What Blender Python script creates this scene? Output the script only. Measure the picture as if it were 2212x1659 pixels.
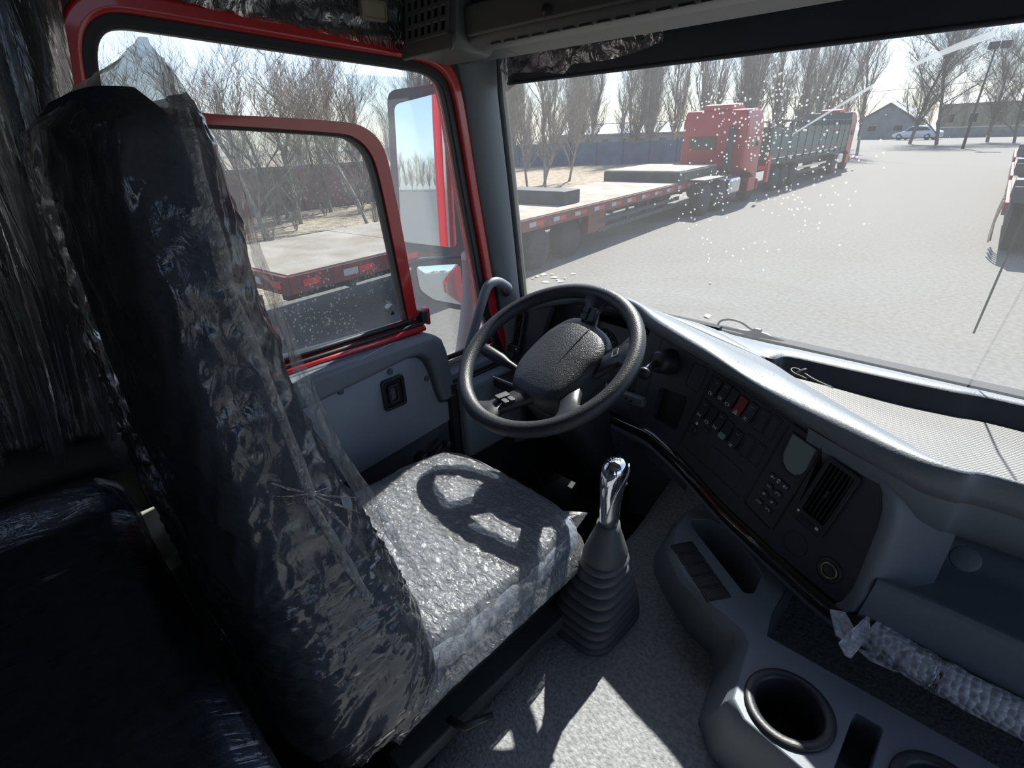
import bpy, bmesh, math, random
from mathutils import Vector, Matrix, noise
sc = bpy.context.scene
for o in list(bpy.data.objects): bpy.data.objects.remove(o)
COL = sc.collection
V = Vector
# ------------------------------------------------------------------ camera
FPX, CX, CY = 1100.0, 1106.0, 829.5
PITCH, ROLL, HEAD = math.atan(538/FPX), math.atan(.035), math.radians(45)
CAM = V((0, 0, 2.6))
_f = V((-math.sin(HEAD)*math.cos(PITCH), math.cos(HEAD)*math.cos(PITCH), -math.sin(PITCH)))
_r = V((math.cos(HEAD), math.sin(HEAD), 0)); _u = _r.cross(_f)
RT = math.cos(ROLL)*_r - math.sin(ROLL)*_u
UP = math.sin(ROLL)*_r + math.cos(ROLL)*_u
cd = bpy.data.cameras.new('camera'); cam = bpy.data.objects.new('camera', cd); COL.objects.link(cam)
cd.sensor_width = 36; cd.lens = FPX/2212*36; cd.clip_start = .02; cd.clip_end = 2000
m = Matrix((RT, UP, -_f)).transposed().to_4x4(); m.translation = CAM; cam.matrix_world = m
sc.camera = cam
# ------------------------------------------------------------------ sky, sun, exposure
SUN = V((-.26, .93, 1.0)).normalized()      # towards the sun: ahead and a little to the left
w = bpy.data.worlds.new('sky'); sc.world = w; w.use_nodes = True
nt = w.node_tree; bg = nt.nodes['Background']
sky = nt.nodes.new('ShaderNodeTexSky'); sky.sky_type = 'NISHITA'; sky.sun_disc = False
sky.sun_elevation = math.asin(SUN.z); sky.sun_rotation = math.atan2(SUN.x, SUN.y)
sky.air_density = 1.0; sky.dust_density = .7; sky.ozone_density = 1.2
hs = nt.nodes.new('ShaderNodeHueSaturation'); hs.inputs['Saturation'].default_value = .8; tn = nt.nodes.new('ShaderNodeMixRGB'); tn.blend_type = 'MULTIPLY'; tn.inputs[0].default_value = 1; tn.inputs[2].default_value = (.93, .98, 1.12, 1)
nt.links.new(sky.outputs[0], hs.inputs['Color']); nt.links.new(hs.outputs[0], tn.inputs[1]); nt.links.new(tn.outputs[0], bg.inputs[0]); bg.inputs[1].default_value = .17
ld = bpy.data.lights.new('sun', 'SUN'); ld.energy = 8.0; ld.angle = math.radians(.6); ld.color = (1, .96, .9)
lo = bpy.data.objects.new('sun', ld); COL.objects.link(lo); lo.location = (-8, 24, 30)
lo.rotation_euler = (-SUN).to_track_quat('-Z', 'Y').to_euler()
vs = sc.view_settings; vs.view_transform = 'Standard'; vs.look = 'None'; vs.gamma = 1; vs.exposure = .45
sc.cycles.transparent_max_bounces = 32
try: vs.use_curve_mapping = False
except Exception: pass
# ------------------------------------------------------------------ helpers
def at(x, y, ax, val):
    """point where the sight line of photo pixel (x, y) meets the plane axis=val"""
    d = _f + RT*((x-CX)/FPX) - UP*((y-CY)/FPX)
    return CAM + d*((val-CAM[ax])/d[ax])
def onp(x, y, p0, n):
    d = _f + RT*((x-CX)/FPX) - UP*((y-CY)/FPX)
    return CAM + d*((V(p0)-CAM).dot(n)/d.dot(n))
def tag(o, label=None, cat=None, group=None, kind=None):
    if label: o['label'] = label
    if cat: o['category'] = cat
    if group: o['group'] = group
    if kind: o['kind'] = kind
    return o
def par(o, p):
    o.parent = p
    if p.type == 'EMPTY': o.matrix_parent_inverse = Matrix.Translation(-p.location)
    return o
def root(name, label, cat, loc=(0, 0, 0), group=None):
    o = bpy.data.objects.new(name, None); COL.objects.link(o); o.location = loc; o.empty_display_size = .1
    return tag(o, label, cat, group)
def mk(name, vs_, fs, mat, parent=None, smooth=False, bev=0, seg=2, sub=0, solid=0, off=-1):
    me = bpy.data.meshes.new(name); me.from_pydata([tuple(v) for v in vs_], [], fs); me.update()
    bm = bmesh.new(); bm.from_mesh(me); bmesh.ops.recalc_face_normals(bm, faces=bm.faces); bm.to_mesh(me); bm.free()
    o = bpy.data.objects.new(name, me); COL.objects.link(o)
    if mat: me.materials.append(mat)
    if smooth or bev: me.polygons.foreach_set('use_smooth', [True]*len(me.polygons))
    if solid:
        q = o.modifiers.new('thickness', 'SOLIDIFY'); q.thickness = solid; q.offset = off
    if bev:
        q = o.modifiers.new('bevel', 'BEVEL'); q.width = bev; q.segments = seg; q.limit_method = 'ANGLE'; q.angle_limit = math.radians(35); q.harden_normals = True
    if sub:
        q = o.modifiers.new('smooth', 'SUBSURF'); q.levels = q.render_levels = sub
    if parent: par(o, parent)
    return o
class Fr:
    def __init__(s, o, eu, ev, en=None):
        s.o, s.eu, s.ev = V(o), V(eu).normalized(), V(ev).normalized()
        s.en = V(en).normalized() if en else s.eu.cross(s.ev).normalized()
    def p(s, u, v, w=0): return s.o + s.eu*u + s.ev*v + s.en*w
    def sub(s, u, v, w=0, rot=0):
        c, k = math.cos(rot), math.sin(rot)
        return Fr(s.p(u, v, w), s.eu*c+s.ev*k, s.ev*c-s.eu*k, s.en)
W0 = Fr((0, 0, 0), (1, 0, 0), (0, 1, 0))
BF = [(0, 1, 2, 3), (7, 6, 5, 4), (0, 4, 5, 1), (1, 5, 6, 2), (2, 6, 7, 3), (3, 7, 4, 0)]
def bx(name, c, s, mat, parent=None, fr=W0, bev=0, taper=1.0, seg=2, sub=0):
    x, y, z = s[0]/2, s[1]/2, s[2]/2; P = []
    for k, t in ((-1, 1.0), (1, taper)):
        for a, b in ((-1, -1), (1, -1), (1, 1), (-1, 1)): P.append(fr.p(c[0]+a*x*t, c[1]+b*y*t, c[2]+k*z))
    return mk(name, P, BF, mat, parent, bev=bev, seg=seg, sub=sub)
def boxes(name, L, mat, parent=None, fr=W0, bev=0):
    P, Fc = [], []
    for c, s in L:
        i = len(P)
        for k in (-1, 1):
            for a, b in ((-1, -1), (1, -1), (1, 1), (-1, 1)): P.append(fr.p(c[0]+a*s[0]/2, c[1]+b*s[1]/2, c[2]+k*s[2]/2))
        Fc += [tuple(i+q for q in f) for f in BF]
    return mk(name, P, Fc, mat, parent, bev=bev)
def extr(name, poly, mat, parent=None, fr=W0, w0=0, w1=.01, bev=0, seg=2, smooth=False):
    n = len(poly)
    P = [fr.p(u, v, w0) for u, v in poly]+[fr.p(u, v, w1) for u, v in poly]
    Fc = [tuple(range(n)), tuple(range(2*n-1, n-1, -1))]+[(i, (i+1) % n, n+(i+1) % n, n+i) for i in range(n)]
    return mk(name, P, Fc, mat, parent, bev=bev, seg=seg, smooth=smooth)
def ring(name, A, B, mat, parent=None, fr=W0, w0=0, w1=.01, bev=0):
    n = len(A)
    P = [fr.p(u, v, w) for w in (w0, w1) for L in (A, B) for u, v in L]
    Fc = []
    for i in range(n):
        j = (i+1) % n
        Fc += [(i, j, n+j, n+i), (2*n+i, 3*n+i, 3*n+j, 2*n+j), (i, 2*n+i, 2*n+j, j), (n+i, n+j, 3*n+j, 3*n+i)]
    return mk(name, P, Fc, mat, parent, bev=bev, smooth=True) if bev else mk(name, P, Fc, mat, parent)
def rr(w, h, r, n=5, cx=0, cy=0):
    o = []
    for sx, sy, a0 in ((1, 1, 0), (-1, 1, 90), (-1, -1, 180), (1, -1, 270)):
        for i in range(n):
            a = math.radians(a0+90*i/(n-1)); o.append((cx+sx*(w/2-r)+r*math.cos(a), cy+sy*(h/2-r)+r*math.sin(a)))
    return o
def circ(r, n=24, cx=0, cy=0, ry=None): return [(cx+r*math.cos(2*math.pi*i/n), cy+(ry or r)*math.sin(2*math.pi*i/n)) for i in range(n)]
def smooth_path(pts, k=6, closed=False):
    P = [V(p) for p in pts]; n = len(P); o = []
    for i in range(n if closed else n-1):
        g = (lambda j: P[j % n]) if closed else (lambda j: P[max(0, min(n-1, j))])
        a, b, c, d = g(i-1), g(i), g(i+1), g(i+2)
        for q in range(k):
            t = q/k
            o.append(.5*((2*b)+(c-a)*t+(2*a-5*b+4*c-d)*t*t+(3*b-a-3*c+d)*t**3))
    if not closed: o.append(P[-1])
    return o
def tube(name, pts, r, mat, parent=None, n=10, closed=False, cap=True, sq=None):
    pts = [V(p) for p in pts]; N = len(pts); R = r if isinstance(r, (list, tuple)) else [r]*N
    P, Fc = [], []; prev = None
    for i, p in enumerate(pts):
        if closed: t = (pts[(i+1) % N]-pts[i-1]).normalized()
        else: t = (pts[min(i+1, N-1)]-pts[max(i-1, 0)]).normalized()
        if prev is None:
            prev = t.orthogonal().normalized()
        a = (prev-t*prev.dot(t)).normalized(); prev = a; b = t.cross(a)
        for k in range(n):
            an = 2*math.pi*k/n; P.append(p+a*(R[i]*math.cos(an))+b*(R[i]*math.sin(an)))
    for i in range(N if closed else N-1):
        j = (i+1) % N
        for k in range(n): Fc.append((i*n+k, i*n+(k+1) % n, j*n+(k+1) % n, j*n+k))
    if cap and not closed: Fc += [tuple(range(n-1, -1, -1)), tuple(range((N-1)*n, N*n))]
    return mk(name, P, Fc, mat, parent, smooth=True)
def loft(name, rings, mat, parent=None, cap=(1, 1), smooth=True, closed=True, sub=0, bev=0, solid=0):
    n = len(rings[0]); P = [p for r in rings for p in r]; Fc = []
    for i in range(len(rings)-1):
        for k in range(n if closed else n-1):
            j = (k+1) % n; Fc.append((i*n+k, i*n+j, (i+1)*n+j, (i+1)*n+k))
    if closed:
        if cap[0]: Fc.append(tuple(range(n-1, -1, -1)))
        if cap[1]: Fc.append(tuple(range((len(rings)-1)*n, len(rings)*n)))
    return mk(name, P, Fc, mat, parent, smooth=smooth, sub=sub, bev=bev, solid=solid)
def lathe(name, prof, mat, parent=None, fr=W0, n=28, cap=(1, 1)):
    return loft(name, [[fr.p(r*math.cos(2*math.pi*k/n), r*math.sin(2*math.pi*k/n), h) for k in range(n)] for r, h in prof], mat, parent, cap)
def grid(name, f, nu, nv, mat, parent=None, solid=0, smooth=True, sub=0, off=-1):
    P = [f(i/nu, j/nv) for i in range(nu+1) for j in range(nv+1)]
    Fc = [(i*(nv+1)+j, i*(nv+1)+j+1, (i+1)*(nv+1)+j+1, (i+1)*(nv+1)+j) for i in range(nu) for j in range(nv)]
    return mk(name, P, Fc, mat, parent, smooth=smooth, solid=solid, sub=sub, off=off)
def strokes(name, L, t, mat, parent, fr, h=.0004):
    """flat print: a set of polylines drawn as thin bars on a frame"""
    P, Fc = [], []
    for line in L:
        for (a, b), (c, d) in zip(line, line[1:]):
            dx, dy = c-a, d-b; l = math.hypot(dx, dy) or 1; nx, ny = -dy/l*t/2, dx/l*t/2; ex, ey = dx/l*t/3, dy/l*t/3
            i = len(P); q = [(a+nx-ex, b+ny-ey), (a-nx-ex, b-ny-ey), (c-nx+ex, d-ny+ey), (c+nx+ex, d+ny+ey)]
            P += [fr.p(u, v, 0) for u, v in q]+[fr.p(u, v, h) for u, v in q]
            Fc += [tuple(i+k for k in f) for f in BF]
    return mk(name, P, Fc, mat, parent)
def text(name, s, size, mat, parent, fr, h=.0004):
    cu = bpy.data.curves.new(name, 'FONT'); cu.body = s; cu.size = size; cu.align_x = 'CENTER'; cu.align_y = 'CENTER'; cu.extrude = h; cu.resolution_u = 2
    o = bpy.data.objects.new(name, cu); COL.objects.link(o)
    dg = bpy.context.evaluated_depsgraph_get(); me = bpy.data.meshes.new_from_object(o.evaluated_get(dg))
    bpy.data.objects.remove(o)
    me.transform(Matrix((fr.eu, fr.ev, fr.en)).transposed().to_4x4()); me.transform(Matrix.Translation(fr.o))
    q = bpy.data.objects.new(name, me); COL.objects.link(q); me.materials.clear(); me.materials.append(mat)
    if parent: par(q, parent)
    return q
def dup(o, loc=None, rotz=None, parent=None, scale=None):
    c = o.copy(); COL.objects.link(c)
    if parent: c.parent = parent
    if loc is not None: c.location = loc
    if rotz is not None: c.rotation_euler = (0, 0, rotz)
    if scale: c.scale = (scale,)*3
    for ch in list(o.children): dup(ch, parent=c)
    return c
def ns(p, s=1.0): return noise.noise(V(p)*s)
# ------------------------------------------------------------------ materials
MATS = {}
def mat(name, col, rough=.6, metal=0, spec=.5, cvar=0, cscale=8, bump=0, bscale=200, col2=None, detail=4, aniso=None, coat=0, bdist=.002, lo_=.35, hi_=.65):
    if name in MATS: return MATS[name]
    m_ = bpy.data.materials.new(name); MATS[name] = m_; m_.use_nodes = True; t = m_.node_tree; b = t.nodes['Principled BSDF']
    b.inputs['Base Color'].default_value = (*col, 1); b.inputs['Roughness'].default_value = rough; b.inputs['Metallic'].default_value = metal
    b.inputs['Specular IOR Level'].default_value = spec
    if coat: b.inputs['Coat Weight'].default_value = coat; b.inputs['Coat Roughness'].default_value = .05
    tc = t.nodes.new('ShaderNodeTexCoord'); src = tc.outputs['Object']
    if aniso:
        mp = t.nodes.new('ShaderNodeMapping'); mp.inputs['Scale'].default_value = aniso; t.links.new(src, mp.inputs[0]); src = mp.outputs[0]
    if col2 or cvar:
        nz = t.nodes.new('ShaderNodeTexNoise'); nz.inputs['Scale'].default_value = cscale; nz.inputs['Detail'].default_value = detail
        cr = t.nodes.new('ShaderNodeValToRGB'); t.links.new(src, nz.inputs['Vector']); t.links.new(nz.outputs[0], cr.inputs[0])
        cr.color_ramp.elements[0].position = lo_; cr.color_ramp.elements[1].position = hi_
        c2 = col2 or tuple(min(1, c*(1+cvar)) for c in col); c1 = col if col2 else tuple(c*(1-cvar) for c in col)
        cr.color_ramp.elements[0].color = (*c1, 1); cr.color_ramp.elements[1].color = (*c2, 1)
        t.links.new(cr.outputs[0], b.inputs['Base Color'])
    if bump:
        n2 = t.nodes.new('ShaderNodeTexNoise'); n2.inputs['Scale'].default_value = bscale; n2.inputs['Detail'].default_value = 3
        bp = t.nodes.new('ShaderNodeBump'); bp.inputs['Strength'].default_value = bump; bp.inputs['Distance'].default_value = bdist
        t.links.new(src, n2.inputs['Vector']); t.links.new(n2.outputs[0], bp.inputs['Height']); t.links.new(bp.outputs[0], b.inputs['Normal'])
    return m_
def film(name, tint=(.9, .92, .93), haze=.08, gloss=.14, rough=.12, bump=.6, bscale=40, aniso=(1, 1, 1), fm=.9):
    """thin clear plastic: mostly see-through, glossy creases, a little milky"""
    if name in MATS: return MATS[name]
    m_ = bpy.data.materials.new(name); MATS[name] = m_; m_.use_nodes = True; t = m_.node_tree; N = t.nodes; L = t.links
    for n in list(N): N.remove(n)
    out = N.new('ShaderNodeOutputMaterial'); tr = N.new('ShaderNodeBsdfTransparent'); tr.inputs[0].default_value = (*tint, 1)
    gl = N.new('ShaderNodeBsdfGlossy'); gl.inputs['Roughness'].default_value = rough
    df = N.new('ShaderNodeBsdfDiffuse'); df.inputs[0].default_value = (.8, .82, .84, 1); tl = N.new('ShaderNodeBsdfTranslucent'); tl.inputs[0].default_value = (.8, .82, .84, 1)
    tc = N.new('ShaderNodeTexCoord'); mp = N.new('ShaderNodeMapping'); mp.inputs['Scale'].default_value = aniso
    nz = N.new('ShaderNodeTexNoise'); nz.inputs['Scale'].default_value = bscale; nz.inputs['Detail'].default_value = 5; nz.inputs['Distortion'].default_value = 1.2
    bp = N.new('ShaderNodeBump'); bp.inputs['Strength'].default_value = bump; bp.inputs['Distance'].default_value = .01
    L.new(tc.outputs['Object'], mp.inputs[0]); L.new(mp.outputs[0], nz.inputs['Vector']); L.new(nz.outputs[0], bp.inputs['Height'])
    for s_ in (gl, df, tl): L.new(bp.outputs[0], s_.inputs['Normal'])
    fr_ = N.new('ShaderNodeFresnel'); fr_.inputs[0].default_value = 1.45; L.new(bp.outputs[0], fr_.inputs['Normal'])
    ad = N.new('ShaderNodeMath'); ad.operation = 'MULTIPLY_ADD'; ad.inputs[1].default_value = fm; ad.inputs[2].default_value = gloss; ad.use_clamp = True; L.new(fr_.outputs[0], ad.inputs[0])
    m0 = N.new('ShaderNodeMixShader'); m0.inputs[0].default_value = .5; L.new(df.outputs[0], m0.inputs[1]); L.new(tl.outputs[0], m0.inputs[2])
    m1 = N.new('ShaderNodeMixShader'); m1.inputs[0].default_value = haze; L.new(tr.outputs[0], m1.inputs[1]); L.new(m0.outputs[0], m1.inputs[2])
    m2 = N.new('ShaderNodeMixShader'); L.new(ad.outputs[0], m2.inputs[0]); L.new(m1.outputs[0], m2.inputs[1]); L.new(gl.outputs[0], m2.inputs[2])
    L.new(m2.outputs[0], out.inputs[0]); return m_
def glass(name, tint=(.93, .96, .96), dust=.05, spots=0, centre=(0, 0, 0), radius=.5, smear=.04):
    """window pane: clear, faint reflection, dust film, dried splashes gathered round a centre"""
    if name in MATS: return MATS[name]
    m_ = bpy.data.materials.new(name); MATS[name] = m_; m_.use_nodes = True; t = m_.node_tree; N = t.nodes; L = t.links
    for n in list(N): N.remove(n)
    def nd(k, **kw):
        n = N.new(k)
        for a, b in kw.items(): setattr(n, a, b)
        return n
    def mth(op, a, b=None, clamp=True):
        n = nd('ShaderNodeMath', operation=op, use_clamp=clamp)
        for i, q in enumerate((a, b)):
            if q is None: continue
            if isinstance(q, (int, float)): n.inputs[i].default_value = q
            else: L.new(q, n.inputs[i])
        return n.outputs[0]
    out = nd('ShaderNodeOutputMaterial'); tr = nd('ShaderNodeBsdfTransparent'); tr.inputs[0].default_value = (*tint, 1)
    gl = nd('ShaderNodeBsdfGlossy'); gl.inputs['Roughness'].default_value = .02
    df = nd('ShaderNodeBsdfDiffuse'); df.inputs[0].default_value = (.75, .76, .74, 1); tl = nd('ShaderNodeBsdfTranslucent'); tl.inputs[0].default_value = (.75, .77, .76, 1)
    tc = nd('ShaderNodeTexCoord'); nz = nd('ShaderNodeTexNoise'); nz.inputs['Scale'].default_value = 3.5; nz.inputs['Detail'].default_value = 6; L.new(tc.outputs['Object'], nz.inputs['Vector'])
    d = mth('MULTIPLY_ADD', nz.outputs[0], smear); N[-1].inputs[2].default_value = dust-smear*.4
    if spots:
        vn = nd('ShaderNodeTexVoronoi', feature='DISTANCE_TO_EDGE'); vo = nd('ShaderNodeTexVoronoi'); vo.inputs['Scale'].default_value = 120; L.new(tc.outputs['Object'], vo.inputs['Vector'])
        vo.inputs['Randomness'].default_value = 1
        sp = mth('LESS_THAN', vo.outputs['Distance'], .27); hole = mth('GREATER_THAN', vo.outputs['Distance'], .13); sp = mth('MULTIPLY', sp, mth('ADD', mth('MULTIPLY', hole, .8), .2))
        n3 = nd('ShaderNodeTexNoise'); n3.inputs['Scale'].default_value = 9; L.new(tc.outputs['Object'], n3.inputs['Vector'])
        ds = nd('ShaderNodeVectorMath', operation='DISTANCE'); L.new(tc.outputs['Object'], ds.inputs[0]); ds.inputs[1].default_value = centre
        fall = mth('SUBTRACT', 1.15, mth('MULTIPLY', ds.outputs['Value'], 1/radius, False)); fall = mth('MULTIPLY', fall, mth('MULTIPLY', mth('SUBTRACT', n3.outputs[0], .38), 4))
        wn = nd('ShaderNodeTexWhiteNoise'); L.new(vo.outputs['Color'], wn.inputs['Vector']); keep = mth('LESS_THAN', wn.outputs['Value'], mth('MULTIPLY', fall, 1.3))
        N.remove(vn); d = mth('ADD', d, mth('MULTIPLY', mth('MULTIPLY', sp, keep), spots))
    m0 = nd('ShaderNodeMixShader'); m0.inputs[0].default_value = .6; L.new(df.outputs[0], m0.inputs[1]); L.new(tl.outputs[0], m0.inputs[2])
    m1 = nd('ShaderNodeMixShader'); L.new(d, m1.inputs[0]); L.new(tr.outputs[0], m1.inputs[1]); L.new(m0.outputs[0], m1.inputs[2])
    m2 = nd('ShaderNodeMixShader'); m2.inputs[0].default_value = .045; L.new(m1.outputs[0], m2.inputs[1]); L.new(gl.outputs[0], m2.inputs[2])
    L.new(m2.outputs[0], out.inputs[0]); return m_
RED = mat('red_paint', (.42, .012, .015), .3, spec=.6, coat=.6)
RUB = mat('black_rubber', (.012, .013, .015), .55)
BLK = mat('black_plastic', (.022, .024, .029), .42, bump=.15, bscale=600)
DASHTOP = mat('dash_grey_plastic', (.17, .19, .21), .42, bump=.5, bscale=260, bdist=.0012)
TRIMG = mat('grey_trim_plastic', (.17, .195, .225), .5, bump=.2, bscale=400, bdist=.0008)
TRIMD = mat('dark_grey_plastic', (.085, .097, .117), .5, bump=.25, bscale=400, bdist=.0008)
FASC = mat('charcoal_fascia', (.036, .041, .053), .45, bump=.2, bscale=500, bdist=.0006)
NAVY = mat('navy_fabric', (.022, .03, .055), .8, bump=.5, bscale=350, cvar=.3, cscale=150)
CHROME = mat('chrome', (.75, .76, .78), .06, 1)
SATIN = mat('satin_metal', (.6, .61, .63), .32, 1)
WHT = mat('white_print', (.8, .82, .82), .6)
PRINTG = mat('grey_print', (.3, .32, .33), .6)
# ================================================================== OUTSIDE
ASPH = mat('asphalt', (.124, .117, .104), .9, col2=(.176, .166, .148), cscale=14, bump=.6, bscale=60, detail=8, bdist=.01)
DIRT = mat('straw_dirt', (.2, .155, .11), .95, col2=(.4, .33, .235), cscale=3.5, bump=1, bscale=16, detail=9, bdist=.05)
STRAW = mat('dry_straw', (.6, .48, .31), .9, cvar=.4, cscale=2)
BARK = mat('bare_bark', (.26, .235, .205), .9, cvar=.35, cscale=3)
BARKG = mat('grey_bark', (.115, .105, .095), .9, cvar=.3, cscale=3)
BARKP = mat('pale_bark', (.26, .235, .2), .9, cvar=.3, cscale=3)
DECK = mat('dusty_deck', (.24, .19, .145), .85, col2=(.35, .305, .255), cscale=1.6, detail=8, bump=.2, bscale=40)
RUST = mat('rusty_red_steel', (.24, .045, .04), .6, col2=(.12, .05, .045), cscale=6, detail=6)
REFR = mat('reflector_red', (.6, .05, .05), .4); REFW = mat('reflector_white', (.42, .42, .4), .4)
DKST = mat('dark_steel', (.03, .033, .036), .6, cvar=.3, cscale=6)
TYRE = mat('tyre', (.018, .018, .02), .85, bump=.4, bscale=60)
GREENP = mat('green_panel', (.035, .1, .085), .55, cvar=.25, cscale=2)
TRED = mat('truck_red', (.36, .025, .03), .4, cvar=.1, cscale=2)
BLUEF = mat('blue_fence_sheet', (.055, .09, .16), .6, cvar=.2, cscale=1.5)
ROOFW = mat('white_roof_sheet', (.45, .46, .46), .6, cvar=.06, cscale=2); WALLG = mat('pale_building_wall', (.22, .23, .23), .8, cvar=.15, cscale=1)
WALLY = mat('yellowish_wall', (.3, .28, .2), .8, cvar=.12, cscale=1); BRICKP = mat('pinkish_wall', (.42, .25, .23), .9, col2=(.32, .22, .2), cscale=4)
CAPW = mat('white_coping', (.4, .39, .36), .8); WDK = mat('dark_window', (.02, .025, .03), .15)
SILV = mat('silver_blue_car_paint', (.5, .57, .66), .3, metal=.3, coat=.5); CWHT = mat('white_car_paint', (.75, .75, .75), .3, coat=.4)
o = grid('road', lambda a, b: V((-150+300*a, -160+420*b, 0)), 6, 8, ASPH); tag(o, 'light grey asphalt road stretching ahead of the truck', 'road', kind='structure')
ed = [(-9.6, -80), (-9.45, -20), (-9.3, 0), (-9.35, 3.5), (-9.6, 6), (-10.2, 12), (-12.5, 26), (-14.5, 40), (-15.5, 62)]
edp = smooth_path([V((x, y, 0)) for x, y in ed], 10)
P = []; Fc = []
for i, p in enumerate(edp):
    j = .18*ns((p.y*.9, 3, 0))+.08*ns((p.y*4, 9, 0))
    P += [(p.x+j, p.y, .004), (p.x+j-.25, p.y, .05), (-120, p.y, .06)]
for i in range(len(edp)-1):
    for k in range(2): Fc.append((i*3+k, i*3+k+1, i*3+3+k+1, i*3+3+k))
o = mk('dirt_verge', P, Fc, DIRT); tag(o, 'straw-littered bare earth plot beside the road', 'ground', kind='structure')
rnd = random.Random(5); P = []; Fc = []
for i in range(9000):
    y = rnd.uniform(-3, 30); x = -9.3-abs(rnd.gauss(0, 4.5))-.04*max(0, y)**1.2
    if rnd.random() < .4: x = -9.2+rnd.uniform(-.9, .12)-.06*max(0, y-3)
    x = max(x, -21.4)
    a = rnd.uniform(0, 6.28); l = rnd.uniform(.05, .16); q = V((math.cos(a), math.sin(a), rnd.uniform(-.1, .35)))*l; s_ = V((-math.sin(a), math.cos(a), 0))*.006
    p = V((x, y, .065)); k = len(P); P += [p-s_, p+s_, p+q]; Fc.append((k, k+1, k+2))
o = mk('dry_straw', P, Fc, STRAW); tag(o, 'loose dry straw strewn over the earth plot', 'straw', kind='stuff')
# ---- trees
def tree_mesh(seed, kind):
    R = random.Random(seed); parts = {'trunk': ([], []), 'branches': ([], [])}
    def seg(key, a, b, ra, rb, n):
        P, Fc = parts[key]; t = (b-a)
        if t.length < 1e-5: return
        t.normalize(); u = t.orthogonal().normalized(); w_ = t.cross(u); k = len(P)
        for c, r in ((a, ra), (b, rb)):
            for i in range(n):
                an = 6.2832*i/n; P.append(c+u*(r*math.cos(an))+w_*(r*math.sin(an)))
        for i in range(n): Fc.append((k+i, k+(i+1) % n, k+n+(i+1) % n, k+n+i))
    cfg = dict(orchard=(5.6, .075, 4, .55, .75), poplar=(11, .11, 4, .26, 1.6), spread=(11.5, .2, 5, .62, .7), shrub=(2.6, .03, 3, .6, .3))[kind]
    H, R0, LV, SPR, BASE = cfg
    def grow(p, d, L, r, lv):
        n = 5 if lv == 0 else 3; st = 4 if lv < 2 else 3; key = 'trunk' if lv == 0 else 'branches'
        for i in range(st):
            wob = .07 if lv == 0 else .2
            d = (d+V((R.gauss(0, wob), R.gauss(0, wob), R.gauss(0, wob*.5)))+V((0, 0, .06 if kind != 'spread' else .03))*(lv > 0)).normalized()
            q = p+d*(L/st); f = 1-.55*(i+1)/st; f0 = 1-.55*i/st
            seg(key, p, q, r*f0, r*f, n); p = q
            if lv < LV-1:
                if lv == 0 and (p.z < BASE): continue
                nb = {'orchard': (3, 3, 3, 0), 'poplar': (8, 4, 2, 0), 'spread': (4, 4, 3, 2, 0), 'shrub': (3, 2, 0)}[kind][lv]
                for k in range(nb):
                    if R.random() < .12: continue
                    az = R.uniform(0, 6.283); up = R.uniform(.35, 1.0)
                    s_ = V((math.cos(az), math.sin(az), 0)); nd_ = (d*up+s_*(SPR*R.uniform(.6, 1.5))+V((0, 0, .25))).normalized()
                    fr_ = R.uniform(.42, .68) if kind != 'poplar' else R.uniform(.26, .42) if lv == 0 else R.uniform(.35, .6)
                    grow(p-d*(L/st)*R.random()*.6, nd_, L*fr_, max(r*f*R.uniform(.35, .6), .005), lv+1)
    if kind in ('orchard', 'shrub'):
        stems = 1 if kind == 'orchard' else 6
        for k in range(stems):
            az = R.uniform(0, 6.28); grow(V((.08*math.cos(az), .08*math.sin(az), 0)), V((.16*math.cos(az), .16*math.sin(az), 1)).normalized(), H*.62, R0, 0)
    else: grow(V((0, 0, 0)), V((R.gauss(0, .03), R.gauss(0, .03), 1)).normalized(), H*.8, R0, 0)
    out = []
    for key in ('trunk', 'branches'):
        P, Fc = parts[key]; me = bpy.data.meshes.new(key); me.from_pydata([tuple(p) for p in P], [], Fc); me.update()
        me.materials.append({'orchard': BARKP, 'poplar': BARK, 'spread': BARKG, 'shrub': BARKP}[kind]); out.append(me)
    return out
TM = {'orchard': [tree_mesh(s_, 'orchard') for s_ in (11, 12, 13, 14)], 'poplar': [tree_mesh(s_, 'poplar') for s_ in (21, 22, 23, 24)],
      'spread': [tree_mesh(s_, 'spread') for s_ in (31, 32)], 'shrub': [tree_mesh(s_, 'shrub') for s_ in (41, 42)]}
def tree(kind, v, x, y, s_, rz, label, group=None, name='bare_tree'):
    r_ = root(name, label, 'shrub' if kind == 'shrub' else 'tree', (0, 0, 0), group)
    for me, nm in zip(TM[kind][v % len(TM[kind])], ('trunk', 'branches')):
        o = bpy.data.objects.new(nm, me); COL.objects.link(o); o.parent = r_
    r_.location = (x, y, .03); r_.rotation_euler = (0, 0, rz); r_.scale = (s_,)*3
    return r_
near = [((577, 522), 1.0, 0, 'bare young tree nearest the flatbed trailer with a slim leaning trunk'), ((606, 472), 1.05, 1, 'bare tree second from the seat in the straw plot'),
        ((655, 484), .98, 2, 'bare many-branched tree in mid plot, straw heaped round its foot'), ((752, 434), 1.1, 3, 'slim bare tree just left of the open window frame corner'),
        ((798, 487), .9, 0, 'bare tree by the front upright of the door window frame'), ((695, 448), 1.0, 1, 'thin bare tree between the mid plot tree and the wall')]
for i, (p, s_, v, lb) in enumerate(near):
    q = at(p[0], p[1], 2, .03); tree('orchard', v, q.x, q.y, s_, i*1.7, lb)
for i in range(14):
    y = -2+i*2.1+rnd.uniform(-.6, .6); tree('orchard', i, -19.5-rnd.uniform(0, 1.8), y, rnd.uniform(.85, 1.2), rnd.uniform(0, 6), 'bare tree in the row in front of the pinkish wall', 'bare trees along the pinkish wall')
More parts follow.
